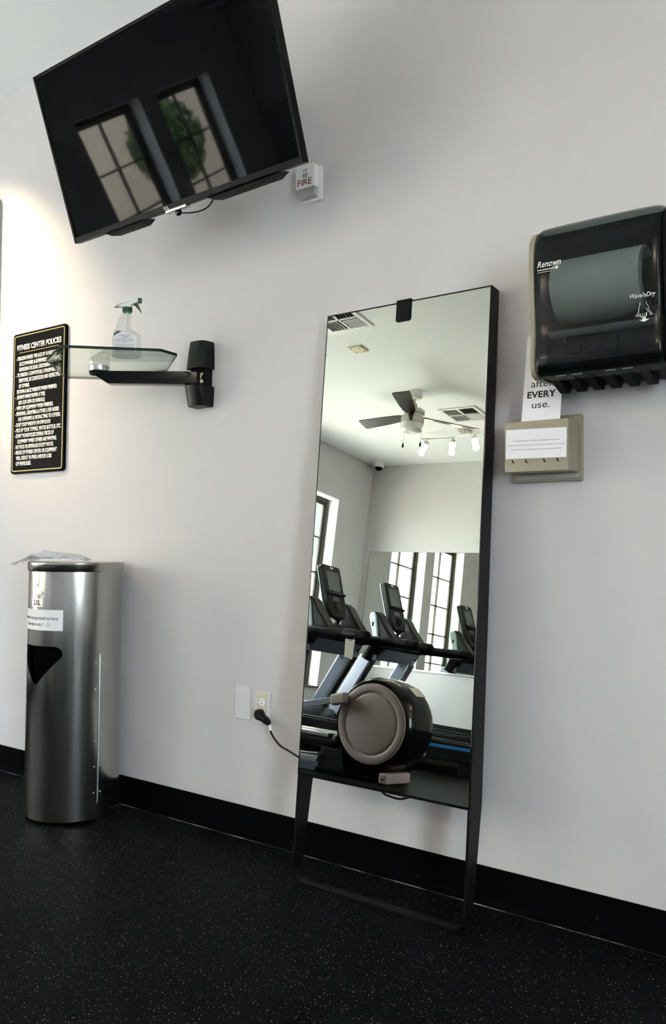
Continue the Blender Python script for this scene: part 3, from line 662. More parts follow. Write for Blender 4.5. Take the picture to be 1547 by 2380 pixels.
for r0_, r1_ in ((0, 1),):
    T1 = [(-.034, .812), (.034, .812), (0, .851)]; T2 = [(-.029, .8145), (.029, .8145), (0, .8475)]
    for i in range(3): j = (i+1) % 3; q.quad([fm(*T1[i], .0008), fm(*T1[j], .0008), fm(*T2[j], .0008), fm(*T2[i], .0008)])
for k in range(3): curved(q, -.020+.005*k, .024-.003*k, .805-.0045*k, .8068-.0045*k, CR+.0006, .0006, 4, .12)
q.build('sticker_print', M['ink'], cn, smooth=0)
text_bm([('2', -.015, .774, .018, .012, 'C', 0, .05), ('L', .015, .774, .018, .011, 'C', 0, .05)], .0003, mapf=cylmap(CR+.0012)).build('lettering', M['ink'], cn, smooth=0)
text_bm([('X', 0, .774, .018, .017, 'C', 0, .05)], .0003, mapf=cylmap(CR+.0012)).build('lettering', M['red'], cn, smooth=0)

# crumpled wipe on the lid
b = bmesh.new(); n1, n2 = 44, 26; V = []
rr = random.Random(5)
ph = [rr.uniform(0, 6) for _ in range(12)]
for i in range(n1+1):
    row = []
    for j in range(n2+1):
        u = -.155+.27*i/n1; v = -.075+.15*j/n2
        w_ = v*(1+.25*sin(u*22+ph[0]))
        env = max(0, 1-((u+.03)/.17)**2)*max(0, 1-(v/.10)**2)
        fold = .010*sin(w_*90+u*14+ph[1])+.006*sin(w_*150-u*30+ph[2])+.004*sin(u*80+w_*60)+.003*sin(u*150-w_*130+ph[3])
        h_ = .006+env*.022+fold*(.35+.65*env)*.8
        x, y = u, w_*.8+.15*u*0
        # droop beyond the lid rim
        X, Y = x-.055, y-.045
        d = math.hypot(X, Y)-(CR+.001)
        z = max(h_, .0015)
        if d > 0: z -= d*.42
        row.append(b.verts.new((X, Y, z)))
    V.append(row)
for i in range(n1):
    for j in range(n2): b.faces.new((V[i][j], V[i+1][j], V[i+1][j+1], V[i][j+1]))
bmesh.ops.solidify(b, geom=b.faces[:], thickness=.0012)
me = bpy.data.meshes.new('crumpled_wipe'); b.to_mesh(me); b.free(); me.materials.append(M['wipe']); me.shade_smooth()
wo = bpy.data.objects.new('crumpled_wipe', me); COL.objects.link(wo); wo.location = (CX_, CY_, .9275); wo.rotation_euler = (0, 0, radians(24))
tag(wo, 'crumpled white wipe lying over the edge of the steel bin lid', 'wipe')

# ------------------------------------------------------------------ outlets, plug and cord
bp = thing('blank_wall_plate', 'white blank wall plate left of the power outlet', 'wall plate', (-1.945, 0, .452))
MB().prism(rrect(-.035, .035, -.057, .057, .003), 'y', -.007, 0, .003).build('plate', M['offwhite'], bp)
for z in (-.041, .041): q = MB(); q.cyl((0, -.0085, z), (0, -.006, z), .0035, seg=14); q.build('screw', M['white'], bp)
op = thing('power_outlet', 'power outlet with ivory socket and white plate, black plug in its lower half', 'outlet', (-1.858, 0, .441))
MB().prism(rrect(-.035, .035, -.057, .057, .003), 'y', -.006, 0, .003).build('plate', M['offwhite'], op)
MB().prism(rrect(-.0175, .0235, -.0365, .0535, .001), 'y', -.0085, -.006, .001).build('insert', M['ivory'], op)
for z in (.024, -.016):
    P = [(.003+.0155*cos(radians(a)), z+.0165*sin(radians(a))) for a in range(0, 360, 12)]; P = [(x, min(max(w, z-.0135), z+.0135)) for x, w in P]
    rc = ringprism if False else None
    so_ = MB().prism([(.003+(x-.003)*1.07, z+(w-z)*1.07) for x, w in P], 'y', -.0089, -.0083).build('socket_rim', M['greyink'], op)
    so_ = MB().prism(P, 'y', -.0098, -.0085, .0004).build('socket_face', M['paper'], op)
    q = MB(); q.box(-.0045, -.0028, -.0101, -.0097, z+.001, z+.0085); q.box(.0066, .0082, -.0101, -.0097, z+.001, z+.0075); q.cyl((.0022, -.0101, z-.0062), (.0022, -.0097, z-.0062), .0024, seg=14); q.build('slot', M['ink'], so_, smooth=0)
MB().cyl((.003, -.0098, .004), (.003, -.0085, .004), .0025, seg=12).build('screw', M['white'], op)
# ------------------------------------------------------------------ leaning smart mirror on its stand
MX, MY, LEAN, TT, BH, BW = -1.5625, -.2117, .093386, 1.7363, 1.424, .569
sm = thing('leaning_mirror', 'tall narrow mirror in a dark metal stand leaning against the wall', 'mirror', (MX, MY, 0))
sm.rotation_euler = (-LEAN, 0, 0)     # local x across, local z up the leaning plane, local y towards the wall
def dep(v): return .046+.030*(1-v/TT) if v > .32 else .038+.0325*v/.32
def ubar(t, r, z1):
    zm = [z1, 1.2, .8, .5, .36, .32, .2, .1]
    outer = [(0, z) for z in zm]+[(r-r*cos(radians(a)), r-r*sin(radians(a))) for a in range(0, 91, 9)]+[(BW-r+r*sin(radians(a)), r-r*cos(radians(a))) for a in range(0, 91, 9)]+[(BW, z) for z in zm[::-1]]
    ri = r-t; inner = [(t, z) for z in zm]+[(r-ri*cos(radians(a)), r-ri*sin(radians(a))) for a in range(0, 91, 9)]+[(BW-r+ri*sin(radians(a)), r-ri*cos(radians(a))) for a in range(0, 91, 9)]+[(BW-t, z) for z in zm[::-1]]
    return outer, inner
ou, inn = ubar(.007, .045, TT)
b = bmesh.new(); n = len(ou)
vo = [b.verts.new((x, 0, z)) for x, z in ou]; vi = [b.verts.new((x, 0, z)) for x, z in inn]
wo_ = [b.verts.new((x, dep(z), z)) for x, z in ou]; wi = [b.verts.new((x, dep(z), z)) for x, z in inn]
for i in range(n-1):
    b.faces.new((vo[i], vo[i+1], vi[i+1], vi[i])); b.faces.new((wo_[i], wi[i], wi[i+1], wo_[i+1])); b.faces.new((vo[i], wo_[i], wo_[i+1], vo[i+1])); b.faces.new((vi[i], vi[i+1], wi[i+1], wi[i]))
b.faces.new((vo[0], vi[0], wi[0], wo_[0])); b.faces.new((vo[-1], wo_[-1], wi[-1], vi[-1]))
bmesh.ops.recalc_face_normals(b, faces=b.faces)
k_ = MB(); k_._add(b); k_.build('stand_frame', M['frame'], sm, smooth=40)
k_ = MB(); k_.box(.0072, BW-.0072, .0015, .044, TT-BH, TT-.0005, .001); k_.box(0, BW, .0005, .044, TT-.003, TT, .0005); k_.box(.007, BW-.007, -.0005, .046, TT-BH-.004, TT-BH+.006, .001); k_.build('mirror_body', M['frame'], sm)
MB().box(.0035, BW-.0035, -.0022, .0015, TT-BH+.0035, TT-.0045, .0006).build('mirror_glass', M['mirror'], sm, smooth=0)
k_ = MB(); k_.box(.0, BW, -.0016, .0014, TT-BH, TT-.0002); k_.build('glass_border', M['blackg'], sm, smooth=0)
k_ = MB(); k_.prism([(.259, 1.742), (.311, 1.742), (.311, 1.684)]+[(.303+.008*cos(radians(a)), 1.682+.008*sin(radians(a))) for a in (0, -30, -60, -90)]+[(.267+.008*cos(radians(a)), 1.682+.008*sin(radians(a))) for a in (-90, -120, -150, -180)], 'y', -.0050, -.0024, .0008)
k_.box(.259, .311, -.005, .05, TT+.0005, TT+.0035, .001); lc = k_.build('lens_cover', M['blackm'], sm)
k_ = MB(); k_.tube([(.277, -.0052, 1.692), (.279, -.0052, 1.702), (.283, -.0052, 1.697), (.287, -.0052, 1.703), (.290, -.0052, 1.694), (.294, -.0052, 1.699)], .0007, 6); k_.build('emblem', M['frame'], lc)

# power cord of the mirror
q = MB(); q.tube(spline([(.0536, -.026, -.0427), (.0619, -.032, -.0627), (.0903, -.045, -.0823), (.1323, -.065, -.0949), (.1879, -.09, -.0983), (.2398, -.112, -.103), (.268, -.114, -.1043), (.34, -.108, -.095), (.43, -.104, -.085)]), .0034, 10); cord = q.build('power_cord', M['black'], None, (-1.858, 0, .441)); bpy.context.view_layer.update(); cord.parent = sm; cord.matrix_parent_inverse = sm.matrix_world.inverted()
q = MB(); q.lathe([(0, 0), (.0185, 0), (.019, .004), (.018, .016), (.012, .021), (0, .022)], 28, mx=Matrix.Translation((.000, -.010, -.018)) @ Matrix.Rotation(pi/2, 4, 'X')); 
q.tube(spline([(.006, -.022, -.020), (.022, -.024, -.026), (.0388, -.0245, -.0335), (.0500, -.0255, -.0405)], 5), [.0150, .0148, .0145, .014, .0135, .013, .0125, .012, .0115, .011, .0105, .0095, .009, .0082, .0075, .0065], 16)
for k in range(4): q.tube([(.034+.0042*k, -.0245, -.0305-.0028*k), (.0357+.0042*k, -.0246, -.0316-.0028*k)], [.0132-.0012*k]*2, 14)
q.build('plug', M['black'], cord)
q = MB(); q.tube([(.0545, -.0266, -.0445), (.0575, -.0285, -.052), (.0612, -.0312, -.061)], .0048, 12); q.build('cord_tag', M['white'], cord)
q = MB(); q.tube(spline([(.43, -.104, -.085), (.50, -.106, -.115), (.5501, -.110, -.1585), (.5763, -.110, -.1657), (.6057, -.110, -.1674), (.627, -.110, -.1611), (.6427, -.108, -.1516), (.665, -.10, -.11), (.66, -.09, -.06)]), .0032, 10); q.build('cable_loop', M['black'], cord)

# ------------------------------------------------------------------ thermostat guard box, note card and towel dispenser
tb = thing('thermostat_guard', 'tan locked thermostat guard box with a paper note on the front', 'guard box', (-.849, 0, 1.262))
MB().prism(rrect(-.097, .097, -.089, .089, .006), 'y', -.014, 0, .004).build('back_plate', M['tanbox'], tb)
MB().box(-.0885, .0885, -.092, -.012, -.0665, .0685, .0025).build('cover', M['tanbox'], tb)
MB().box(-.080, .090, -.022, -.012, -.082, -.068, .002).build('clear_base', M['strobe'], tb)
q = MB()
for x in (-.061, -.024, .026, .062): MB().tube([(x+.0045*cos(radians(a)), -.0925, -.034+.0075*sin(radians(a))) for a in range(180, 300, 20)], .0015, 6).build('vent_slot', M['slot'], tb)

pn = MB().box(-.084, .0835, -.0935, -.0922, -.0315, .0465, 0, mx=Matrix.Rotation(.02, 4, 'Y')).build('paper_note', M['paper'], tb, smooth=0)
text_bm([('STOP BREAKING INTO THIS BOX AND TURNING THE FAN ON.', 0, .014, .0030, .128, 'C'), ('YOU ARE GOING TO FREEZE UP THE AC AND THEN IT WILL BE UNBEARABLY HOT IN HERE.', 0, .0025, .0027, .158, 'C'), ('IF YOU WOULD LIKE THE TEMPERATURE ADJUSTED, PLEASE ASK AN EMPLOYEE.', 0, -.009, .0027, .142, 'C')], .0002, mapf=lambda x, z, d: Vector((x, -.0937-d, z+x*-.02))).build('lettering', M['greyink'], pn, smooth=0)
nc = thing('note_card', 'white card reading after EVERY use, standing on the tan guard box', 'sign', (-.850, -.056, 1.3345))
nc.rotation_euler = (radians(-10), 0, radians(0))
MB().prism(rrect(-.054, .054, 0, .245, .004), 'y', -.0012, 0).build('card', M['paper'], nc, smooth=0)
text_bm([('Please', -.002, .192, .0215, .068, 'C', 0, .0), ('turn off', -.002, .160, .0205, .076, 'C'), ('mirror', -.002, .128, .0205, .064, 'C'), ('after', -.002, .096, .0205, .062, 'C'), ('EVERY', -.002, .066, .0185, .080, 'C', 0, .022), ('use.', -.002, .036, .0205, .050, 'C')], .0002, mapf=lambda x, z, d: Vector((x, -.0014-d, z))).build('lettering', M['ink'], nc, smooth=0)

td = thing('towel_dispenser', 'smoked black paper towel dispenser with white print, cut by the right edge', 'towel dispenser', (-.640, 0, 1.434))
td.scale = (1, 1, .915)
# profile of the cover (y, z), front to the left
fr = [(0, .372), (-.10, .398), (-.17, .396), (-.205, .382), (-.226, .352), (-.232, .28), (-.226, .18), (-.218, .10), (-.222, .045), (-.224, .012), (-.210, -.012), (-.19, -.020)]
MB().prism([(y, z) for y, z in fr]+[(-.02, -.010), (0, 0)], 'x', -.172, -.158, .003).build('side_shell', M['tan'], td, smooth=50)
MB().prism([(y, z) for y, z in fr]+[(-.02, -.010), (0, 0)], 'x', .150, .164, .003).build('side_shell', M['blackm'], td, smooth=50)
MB().box(-.158, .150, -.012, -.001, .01, .37).box(-.158, .150, -.17, -.002, .37, .388, .004).build('back_shell', M['blackm'], td, smooth=0)
for x_ in (-.1575, .1485): MB().prism([(y*.97, z*.98+.003) for y, z in fr]+[(-.02, -.008), (-.002, 0)], 'x', x_, x_+.001).build('liner', M['blackm'], td, smooth=0)
# cover as a shell: loft the profile slightly proud of the side shells
b = bmesh.new(); xs = [-.160, -.1575, -.150, -.13, .12, .142, .1495, .152]; ins = [.030, .014, .004, 0, 0, .004, .014, .030]
fc = [(-.06, .400), (-.12, .408), (-.18, .404), (-.218, .388), (-.236, .358), (-.243, .28), (-.238, .18), (-.231, .10), (-.236, .045), (-.238, .008), (-.224, -.018), (-.19, -.028)]
ctr = Vector((0, -.08, .19)); V = []
for x, k in zip(xs, ins):
    row = []
    for y, z in fc:
        p = Vector((x, y, z)); d_ = Vector((0, p.y-ctr.y, p.z-ctr.z)); d_ = Vector((0, d_.y/abs(d_.y+1e-6) if False else d_.y, d_.z)).normalized(); row.append(b.verts.new(p-d_*k))
    V.append(row)
for i in range(len(xs)-1):
    for j in range(len(fc)-1): b.faces.new((V[i][j], V[i][j+1], V[i+1][j+1], V[i+1][j]))
bmesh.ops.recalc_face_normals(b, faces=b.faces)
me = bpy.data.meshes.new('front_cover'); b.to_mesh(me); b.free(); me.materials.append(M['smoke']); me.shade_smooth()
fo = bpy.data.objects.new('front_cover', me); COL.objects.link(fo); fo.parent = td; ss = fo.modifiers.new('s', 'SUBSURF'); ss.levels = 2; ss.render_levels = 2
MB().cyl((-.128, -.118, .235), (.088, -.118, .235), .088, seg=64).build('towel_roll', M['roll'], td)
q = MB(); q.cyl((.088, -.118, .235), (.115, -.118, .235), .055, seg=40); q.box(.112, .148, -.19, -.02, .14, .33, .01); q.build('roll_holder', M['blackm'], td)
MB().cyl((-.14, -.118, .235), (-.128, -.118, .235), .05, seg=40).build('roll_hub', M['blackm'], td)
q = MB(); q.box(-.14, .14, -.20, -.05, .0, .075, .008); q.build('drive_unit', M['blackm'], td)
q = MB(); q.cyl((-.125, -.206, .095), (.125, -.206, .095), .010, seg=16); q.build('feed_roller', M['greyink'], td)
q = MB()
for k in range(6): x = -.12+k*.042; q.box(x, x+.030, -.207, -.198, .035, .075, .003)
q.build('roller_grip', M['black'], td)
MB().box(-.150, .150, -.2, -.005, -.014, .0, .003).build('bottom_plate', M['blackm'], td)
q = MB()
for k in range(7):
    x = -.140+k*.044; q.prism([(-.190, -.010), (-.060, -.010), (-.075, -.040), (-.100, -.044)], 'x', x, x+.020, .002)
q.build('tear_teeth', M['blackm'], td)
for x in (-.11, -.07, 0.01, .05): MB().box(x, x+.026, -.2085, -.2055, -.020, -.0165, .001).build('paper_edge', M['white'], td)
def onf(x, z, d):   # onto the cover's front
    y = None
    for i in range(len(fc)-1):
        (ya, za), (yb_, zb) = fc[i], fc[i+1]
        if zb <= z <= za: t = (z-zb)/(za-zb); y = yb_+(ya-yb_)*t; break
    return Vector((x, y-.0012-d, z))
q = text_bm([('Renown', -.113, .272, .0175, .060, 'C', .25, .012)], .0003, mapf=onf); 
def bar(mb, P): 
    b = bmesh.new(); vs = [b.verts.new(onf(x, z, .0003)) for x, z in P]; b.faces.new(vs); mb._add(b)
bar(q, [(-.143, .264), (-.100, .264), (-.100, .2665), (-.143, .2665)]); bar(q, [(-.143, .2585), (-.106, .2585), (-.106, .2595), (-.143, .2595)])
for k in range(5):
    a = radians(90+72*k); c0_ = (-.094, .2655); bar(q, [(c0_[0]+.0068*cos(a), c0_[1]+.0068*sin(a)), (c0_[0]+.0026*cos(a+.63), c0_[1]+.0026*sin(a+.63)), c0_, (c0_[0]+.0026*cos(a-.63), c0_[1]+.0026*sin(a-.63))])
q.build('lettering', M['whiteink'], td, smooth=0)
HX = .107
q = text_bm([("Wave'nDry", HX, .150, .0115, .058, 'C', .3, .008)], .0003, mapf=onf)
q.build('lettering', M['whiteink'], td, smooth=0)
q = MB(); hx, hz = HX+.002, .112
def strip(pts, w=.0011):
    for i in range(len(pts)-1):
        (xa, za), (xb, zb) = pts[i], pts[i+1]; dx, dz = xb-xa, zb-za; l = math.hypot(dx, dz) or 1; nx, nz = -dz/l*w/2, dx/l*w/2
        bar(q, [(xa+nx, za+nz), (xb+nx, zb+nz), (xb-nx, zb-nz), (xa-nx, za-nz)])
H_ = lambda P: [(hx+x, hz+z) for x, z in P]
strip(H_([(-.0085, .026), (-.0085, .020), (-.011, .014), (-.012, .004), (-.012, -.006), (-.010, -.0085), (-.008, -.006), (-.008, -.002)]))
strip(H_([(.0055, .026), (.0055, .021), (.009, .016), (.0105, .010), (.012, .002), (.0095, 0), (.0075, .006), (.004, .010)]))
for x in (-.006, -.002, .002): strip(H_([(x-.002, -.002), (x-.002, -.010), (x, -.012), (x+.002, -.010), (x+.002, -.002)]))
strip(H_([(.006, .0), (.006, -.008), (.0035, -.011)]))
bar(q, H_([(-.004, -.013), (.004, -.013), (.004, -.018), (.0115, -.018), (0, -.0245), (-.0115, -.018), (-.004, -.018)]))
q.build('hand_symbol', M['whiteink'], td, smooth=0)
q = MB()
for s_ in (-1, 1): bar(q, [(hx+s_*.011, hz+.006), (hx+s_*.021, hz-.008), (hx+s_*.012, hz-.010)])
q.build('symbol_rays', M['greyink'], td, smooth=0)

# ------------------------------------------------------------------ treadmills (users face the windows, screens face the room)
def treadmill(y0, label):
    X = 0
    t = thing('treadmill', label, 'treadmill', (-4.5, y0, 0), 'treadmills facing the windows')
    # deck
    q = MB(); q.box(-.15, 1.80, -.27, .27, .155, .20, .006); q.build('deck', M['blackm'], t)
    q = MB(); q.box(-.10, 1.78, -.255, .255, .2005, .206); q.cyl((1.79, -.255, .175), (1.79, .255, .175), .03, seg=20); q.build('running_belt', M['belt'], t)
    for s_ in (-1, 1):
        q = MB(); q.prism([(-.2, .10), (1.84, .10), (1.84, .200), (1.80, .225), (-.2, .262)], 'y', s_*.27, s_*.385, .008); q.prism([(-.1, .262), (1.74, .2335), (1.74, .240), (-.1, .272)], 'y', s_*.29, s_*.365, .003)
        so_ = q.build('side_rail', M['blackm'], t)
        MB().box(1.28, 1.785, s_*.3865-.002, s_*.3865+.002, .185, .207, .001).build('stripe', M['blue'], so_)
        for x in (-.1, 1.68): MB().box(x, x+.12, s_*.32-.04, s_*.32+.04, 0, .102, .01).build('foot', M['black'], t)
    q = MB(); q.prism([(-.52, .07), (.14, .07), (.16, .22), (.06, .30), (-.12, .345), (-.40, .35), (-.50, .30)], 'y', -.36, .36, .03, 3); q.build('motor_hood', M['silverp'] if False else M['black'], t)
    q = MB(); q.prism([(-.44, .352), (-.14, .348), (-.12, .356), (-.43, .360)], 'y', -.28, .28, .002); q.build('hood_trim', M['silverp'], t)
    # posts: from (-.27,.12) to (.13,.84) relative to x=-4.5
    for s_ in (-1, 1):
        yc = s_*.365
        q = MB(); q.prism([(-.345, .10), (-.20, .10), (.205, .79), (.215, .84), (.06, .84)], 'y', yc-.032, yc+.032, .012, 3)
        po = q.build('post', M['silverl'], t)
        yi = yc-s_*.0325   # inner cover plate with screws
        q = MB(); q.prism([(-.330, .12), (-.225, .12), (.150, .76), (.165, .80), (.062, .80)], 'y', min(yi, yi-s_*.004), max(yi, yi-s_*.004), .001); q.build('post_cover', M['silverp'], po)
        q = MB(); q.prism([(-.222, .10), (-.190, .10), (.212, .79), (.180, .80)], 'y', yc-.034, yc+.034, .004); q.build('post_edge', M['black'], po)
        for (x, z) in ((.09, .775), (.135, .70), (-.20, .22), (-.23, .16)):
            q = MB(); q.cyl((x, yi-s_*.003, z), (x, yi-s_*.0075, z), .0095, seg=14); q.build('screw', M['ink'], po)
        # black upper bend and hand rail
        yh = s_*.40
        path = bez((.135, yh, .80), (.19, yh, .90), (.19, yh, .955), (.30, yh, .955), 10)+[(.45, yh, .952), (.62, yh, .948), (.80, yh, .944)]
        q = MB(); q.tube(path, [.050, .050, .050, .049, .048, .047, .046, .045, .044, .044, .044, .044, .044, .044], 18); q.ball((.80, yh, .944), .0435, (1.0, 1, 1), 18); q.build('handrail', M['blackm'], t)
        q = MB(); q.cyl((.60, yh, .948), (.72, yh, .946), .0465, seg=20); q.build('rail_band', M['black'], t)
    # cross member and console base
    q = MB(); q.box(.12, .26, -.40, .40, .86, .955, .03, 3); q.prism([(.10, .93), (.36, .93), (.34, 1.02), (.16, 1.06)], 'y', -.30, .30, .02, 3); q.build('console_base', M['blackm'], t)
    q = MB(); q.prism([(.02, .80), (.20, .80), (.30, .90), (.12, .92)], 'y', -.34, .34, .02); q.build('cross_brace', M['silverp'], t)
    # side pods (cup holders)
    for s_ in (-1, 1):
        q = MB(); q.prism([(.13, .99), (.30, .985), (.36, 1.0), (.355, 1.02), (.25, 1.14), (.19, 1.225), (.14, 1.255), (.10, 1.24), (.09, 1.20)], 'y', s_*.20, s_*.33, .02, 3); pd = q.build('side_pod', M['black'], t)
        q = MB(); q.prism([(.155, .995), (.215, .995), (.165, 1.21), (.14, 1.245), (.10, 1.24), (.09, 1.20)], 'y', s_*.325, s_*.352, .012, 3); q.build('pod_cover', M['pod'], pd)
        q = MB(); q.box(.135, .150, s_*.353-.002, s_*.353+.002, 1.11, 1.15, .001); q.build('pod_slot', M['slot'], pd)
        q = MB(); q.cyl((.25, s_*.265, 1.0), (.25, s_*.265, 1.035), .045, seg=24); q.build('cup_ring', M['blackm'], pd)
    # console slab, leaning back: bottom (.215,1.11) to top (.055,1.57)
    a = math.atan2(.155, .46); mx = Matrix.Translation((.215, 0, 1.10)) @ Matrix.Rotation(-a, 4, 'Y') @ Matrix.Rotation(pi/2, 4, 'Z')
    # in slab space: x across, y = behind the face is +, z up ; face looks to -y -> room is +X, so mirror
    mx = Matrix.Translation((.215, 0, 1.10)) @ Matrix.Rotation(-a, 4, 'Y') @ Matrix.Rotation(pi/2, 4, 'Z')
    def slab(w0, w1, wt, z0, z1, ya, yb, r):
        P = [(-w0, z0), (w0, z0), (w1, z0+.10), (w1, z1-r)]+[(w1-r+r*cos(radians(t_)), z1-r+r*sin(radians(t_))) for t_ in (30, 60, 90)]+[(-w1+r-r*cos(radians(t_)), z1-r+r*sin(radians(t_))) for t_ in (90, 60, 30)]+[(-w1, z1-r), (-w1, z0+.10)]
        return P
    q = MB(); q.prism(slab(.095, .140, 0, 0, .485, 0, 0, .028), 'y', -.028, .022, .008, 3, mx=mx); co = q.build('console', M['black'], t)
    q = MB(); q.prism(slab(.10, .143, 0, .02, .489, 0, 0, .030), 'y', .022, .032, .004, 2, mx=mx); q.build('console_back', M['pod'], co)
    q = MB(); q.box(-.093, .093, -.0305, -.027, .245, .425, .001, mx=mx); q.build('screen', M['greyscr'], co)
    q = MB(); q.box(-.022, .022, -.0300, -.027, .452, .468, .001, mx=mx); q.build('badge', M['paper'], co)
    q = MB(); q.prism([(-.13, .205), (.13, .205), (.14, .222), (.09, .232), (-.09, .232), (-.14, .222)], 'y', -.050, -.026, .004, mx=mx); q.build('reading_ledge', M['blackg'], co)
    q = MB()
    for k in range(3):
        for j in range(2): q.box(-.045+.034*k, -.020+.034*k, -.0305, -.027, .150+.022*j, .166+.022*j, .001, mx=mx)
    q.build('keypad', M['greyink'], co)
    q = MB(); q.lathe([(0, 0), (.045, 0), (.045, .010), (.030, .016), (0, .014)], 28, mx=mx @ Matrix.Translation((0, -.027, .09)) @ Matrix.Rotation(pi/2, 4, 'X')); q.build('dial', M['blackg'], co)
    q = MB(); q.tube([(.12, -.14, 1.06), (.14, -.14, 1.10), (.15, 0, 1.13), (.14, .14, 1.10), (.12, .14, 1.06)], .022, 12); q.build('console_neck', M['blackm'], t)
    return t
treadmill(-4.14, 'treadmill reflected nearest in the leaning mirror, paper tag on its handrail')
treadmill(-5.20, 'treadmill reflected behind the first one, closest to the back wall')
pt = thing('paper_tag', 'paper notice hanging from the near treadmill handrail', 'notice', (-3.815, -3.695, .905))
MB().prism([(-.045, .0), (.048, 0), (.043, -.150), (.022, -.158), (.018, -.148), (-.038, -.140)], 'y', -.001, .001).build('sheet', M['papertan'], pt, smooth=0)
q = MB(); q.tube([(-.035, -.001, 0), (-.035, -.045, .085), (-.035, -.09, 0)], .002, 6); q.tube([(.035, -.001, 0), (.035, -.045, .085), (.035, -.09, 0)], .002, 6); q.build('tie', M['white'], pt)
q = MB(); q.box(-.012, .026, .001, .0014, -.014, -.004); q.box(-.036, .036, .001, .0014, -.040, -.0385); q.box(-.036, .030, .001, .0014, -.090, -.0885); q.build('print', M['greyink'], pt, smooth=0)

# ------------------------------------------------------------------ elliptical trainer
E0 = Vector((-2.845, -2.76, 0)); HZ = .345
el = thing('elliptical_trainer', 'elliptical trainer with round taupe wheel cover and black rear housing', 'elliptical', (E0.x, E0.y, 0))
ry = Matrix.Translation((0, 0, HZ)) @ Matrix.Rotation(pi/2, 4, 'X')   # lathe z -> -y (towards... near side is +y)
q = MB(); q.lathe([(0, -.155), (.25, -.155), (.266, -.148), (.280, -.12), (.288, -.06), (.290, 0), (.288, .06), (.280, .12), (.266, .148), (.25, .155), (0, .155)], 72, mx=ry)
q.prism([(-.20, .03), (.088, .03), (.20, .25), (-.26, .25)], 'y', -.13, .13, .02); q.build('wheel_housing', M['blackg'], el)
for s_ in (-1, 1):
    md_ = Matrix.Translation((0, s_*.155, HZ)) @ Matrix.Rotation(-s_*pi/2, 4, 'X')
    q = MB(); q.lathe([(0, .012), (.172, .012), (.180, .010), (.185, .006), (.192, .006), (.197, .012), (.203, .014), (.235, .013), (.243, .009), (.245, 0), (0, 0)], 72, mx=md_); q.build('wheel_cover', M['beige'], el)
q = MB(); q.box(-.025, .055, -.10, .02, .2885, .2925, .002, mx=Matrix.Translation((0, 0, HZ)) @ Matrix.Rotation(radians(38), 4, 'Y')); q.build('label_plate', M['papertan'], el)
# crank hub and pedal rail on both sides
for s_, cx_, cz_, ex_, ez_ in ((1, -.205, .128, -1.35, -.155), (-1, .15, -.14, -1.30, -.19)):
    q = MB(); q.cyl((cx_, s_*.165, HZ+cz_), (cx_, s_*.215, HZ+cz_), .030, seg=24); cr_ = q.build('crank_pivot', M['black'], el)
    yy = s_*.205
    d_ = Vector((ex_-cx_, 0, ez_-cz_)).normalized(); an_ = math.atan2(d_.z, d_.x)
    mx = Matrix.Translation((cx_, yy, HZ+cz_)) @ Matrix.Rotation(-an_, 4, 'Y')
    ln = math.hypot(ex_-cx_, ez_-cz_)
    q = MB(); q.box(-.040, .075, -.030, .030, -.035, .035, .014, 3, mx=mx); q.build('crank_cap', M['beige'], cr_)
    q = MB(); q.box(.07, ln, -.020, .020, -.020, .020, .004, mx=mx); ra = q.build('pedal_arm', M['silverl'], el)
    q = MB(); q.box(ln-.42, ln-.06, -.065, .065, .022, .050, .012, mx=mx); q.box(ln-.44, ln-.40, -.065, .065, .03, .085, .01, mx=mx); q.build('pedal', M['black'], ra)
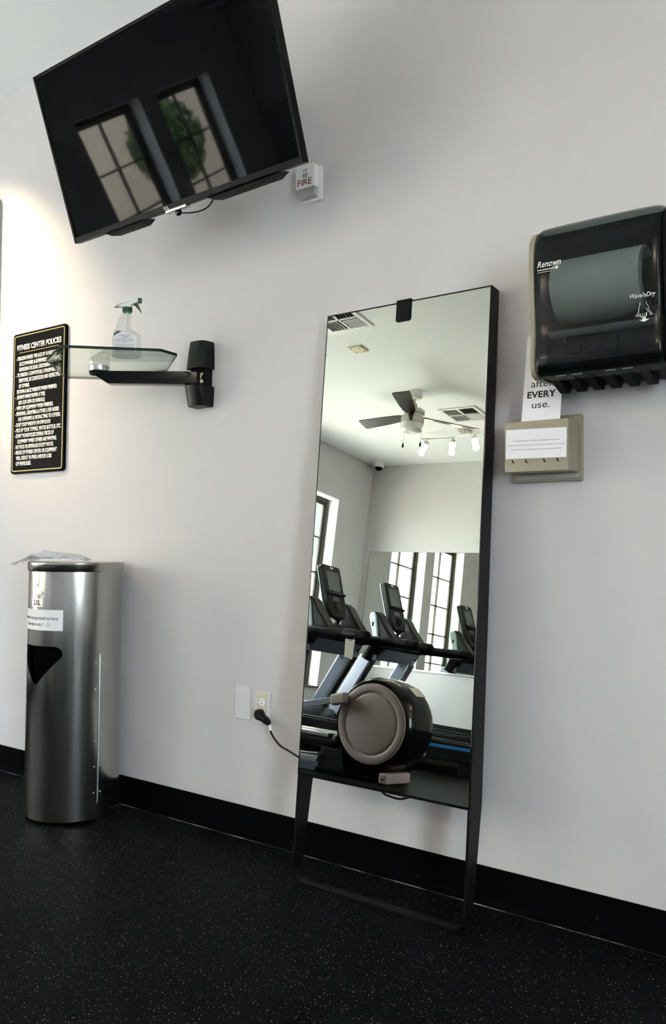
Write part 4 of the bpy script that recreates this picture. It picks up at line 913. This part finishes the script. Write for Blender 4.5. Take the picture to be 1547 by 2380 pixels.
# ramp with silver top strip, base frame
for s_ in (-1, 1):
    q = MB(); q.box(-1.30, -.33, s_*.10-.035, s_*.10+.035, .215, .245, .006); q.build('ramp_rail', M['alu'], el)
    q = MB(); q.box(-1.32, -.27, s_*.10-.045, s_*.10+.045, .150, .214, .02, 3); q.ball((-.27, s_*.10, .205), .042, (1, 1, 1), 16); q.build('ramp_body', M['black'], el)
q = MB(); q.box(-1.60, -.36, -.16, .16, .0, .062, .008); q.build('base_frame', M['silverp'], el)
q = MB(); q.prism([(-.42, 0), (-.16, 0), (-.20, .16), (-.36, .16)], 'y', -.15, .15, .01); q.build('base_block', M['blackm'], el)
q = MB(); q.box(-.38, .12, -.05, .17, .004, .035, .006); q.build('base_rail', M['blackg'], el)
q = MB(); q.tube(bez((-.75, .17, .135), (-.6, .18, .105), (-.5, .18, .10), (-.37, .165, .115)), .007, 10); q.build('guard_bar', M['alu'], el)
q = MB(); q.box(.100, .158, -.12, .175, .004, .068, .012, 3); rf = q.build('rear_foot', M['beige'], el)
q = MB(); q.cyl((.128, .1745, .030), (.128, .1765, .030), .008, seg=14); q.build('foot_bolt', M['ink'], rf)
q = MB(); q.box(-1.72, -1.58, -.33, .33, 0, .075, .02, 3); q.build('front_foot', M['black'], el)
q = MB(); q.tube([(-1.55, 0, .05), (-1.50, 0, .5), (-1.42, 0, 1.0), (-1.36, 0, 1.32)], [.07, .055, .045, .035], 18); q.build('front_mast', M['silverl'], el)
for s_ in (-1, 1):
    q = MB(); q.tube([(-1.36, s_*.20, .22), (-1.38, s_*.24, .75), (-1.36, s_*.27, 1.0), (-1.25, s_*.27, 1.3), (-1.20, s_*.25, 1.5)], [.018, .018, .019, .020, .020], 12); q.build('moving_handlebar', M['blackm'], el)
q = MB(); q.box(-.14, .14, -.035, .02, 0, .30, .02, 3, mx=Matrix.Translation((-1.34, 0, 1.22)) @ Matrix.Rotation(-.35, 4, 'Y') @ Matrix.Rotation(pi/2, 4, 'Z')); co = q.build('console', M['black'], el)
q = MB(); q.box(-.09, .09, -.037, -.034, .12, .26, .001, mx=Matrix.Translation((-1.34, 0, 1.22)) @ Matrix.Rotation(-.35, 4, 'Y') @ Matrix.Rotation(pi/2, 4, 'Z')); q.build('screen', M['greyscr'], co)
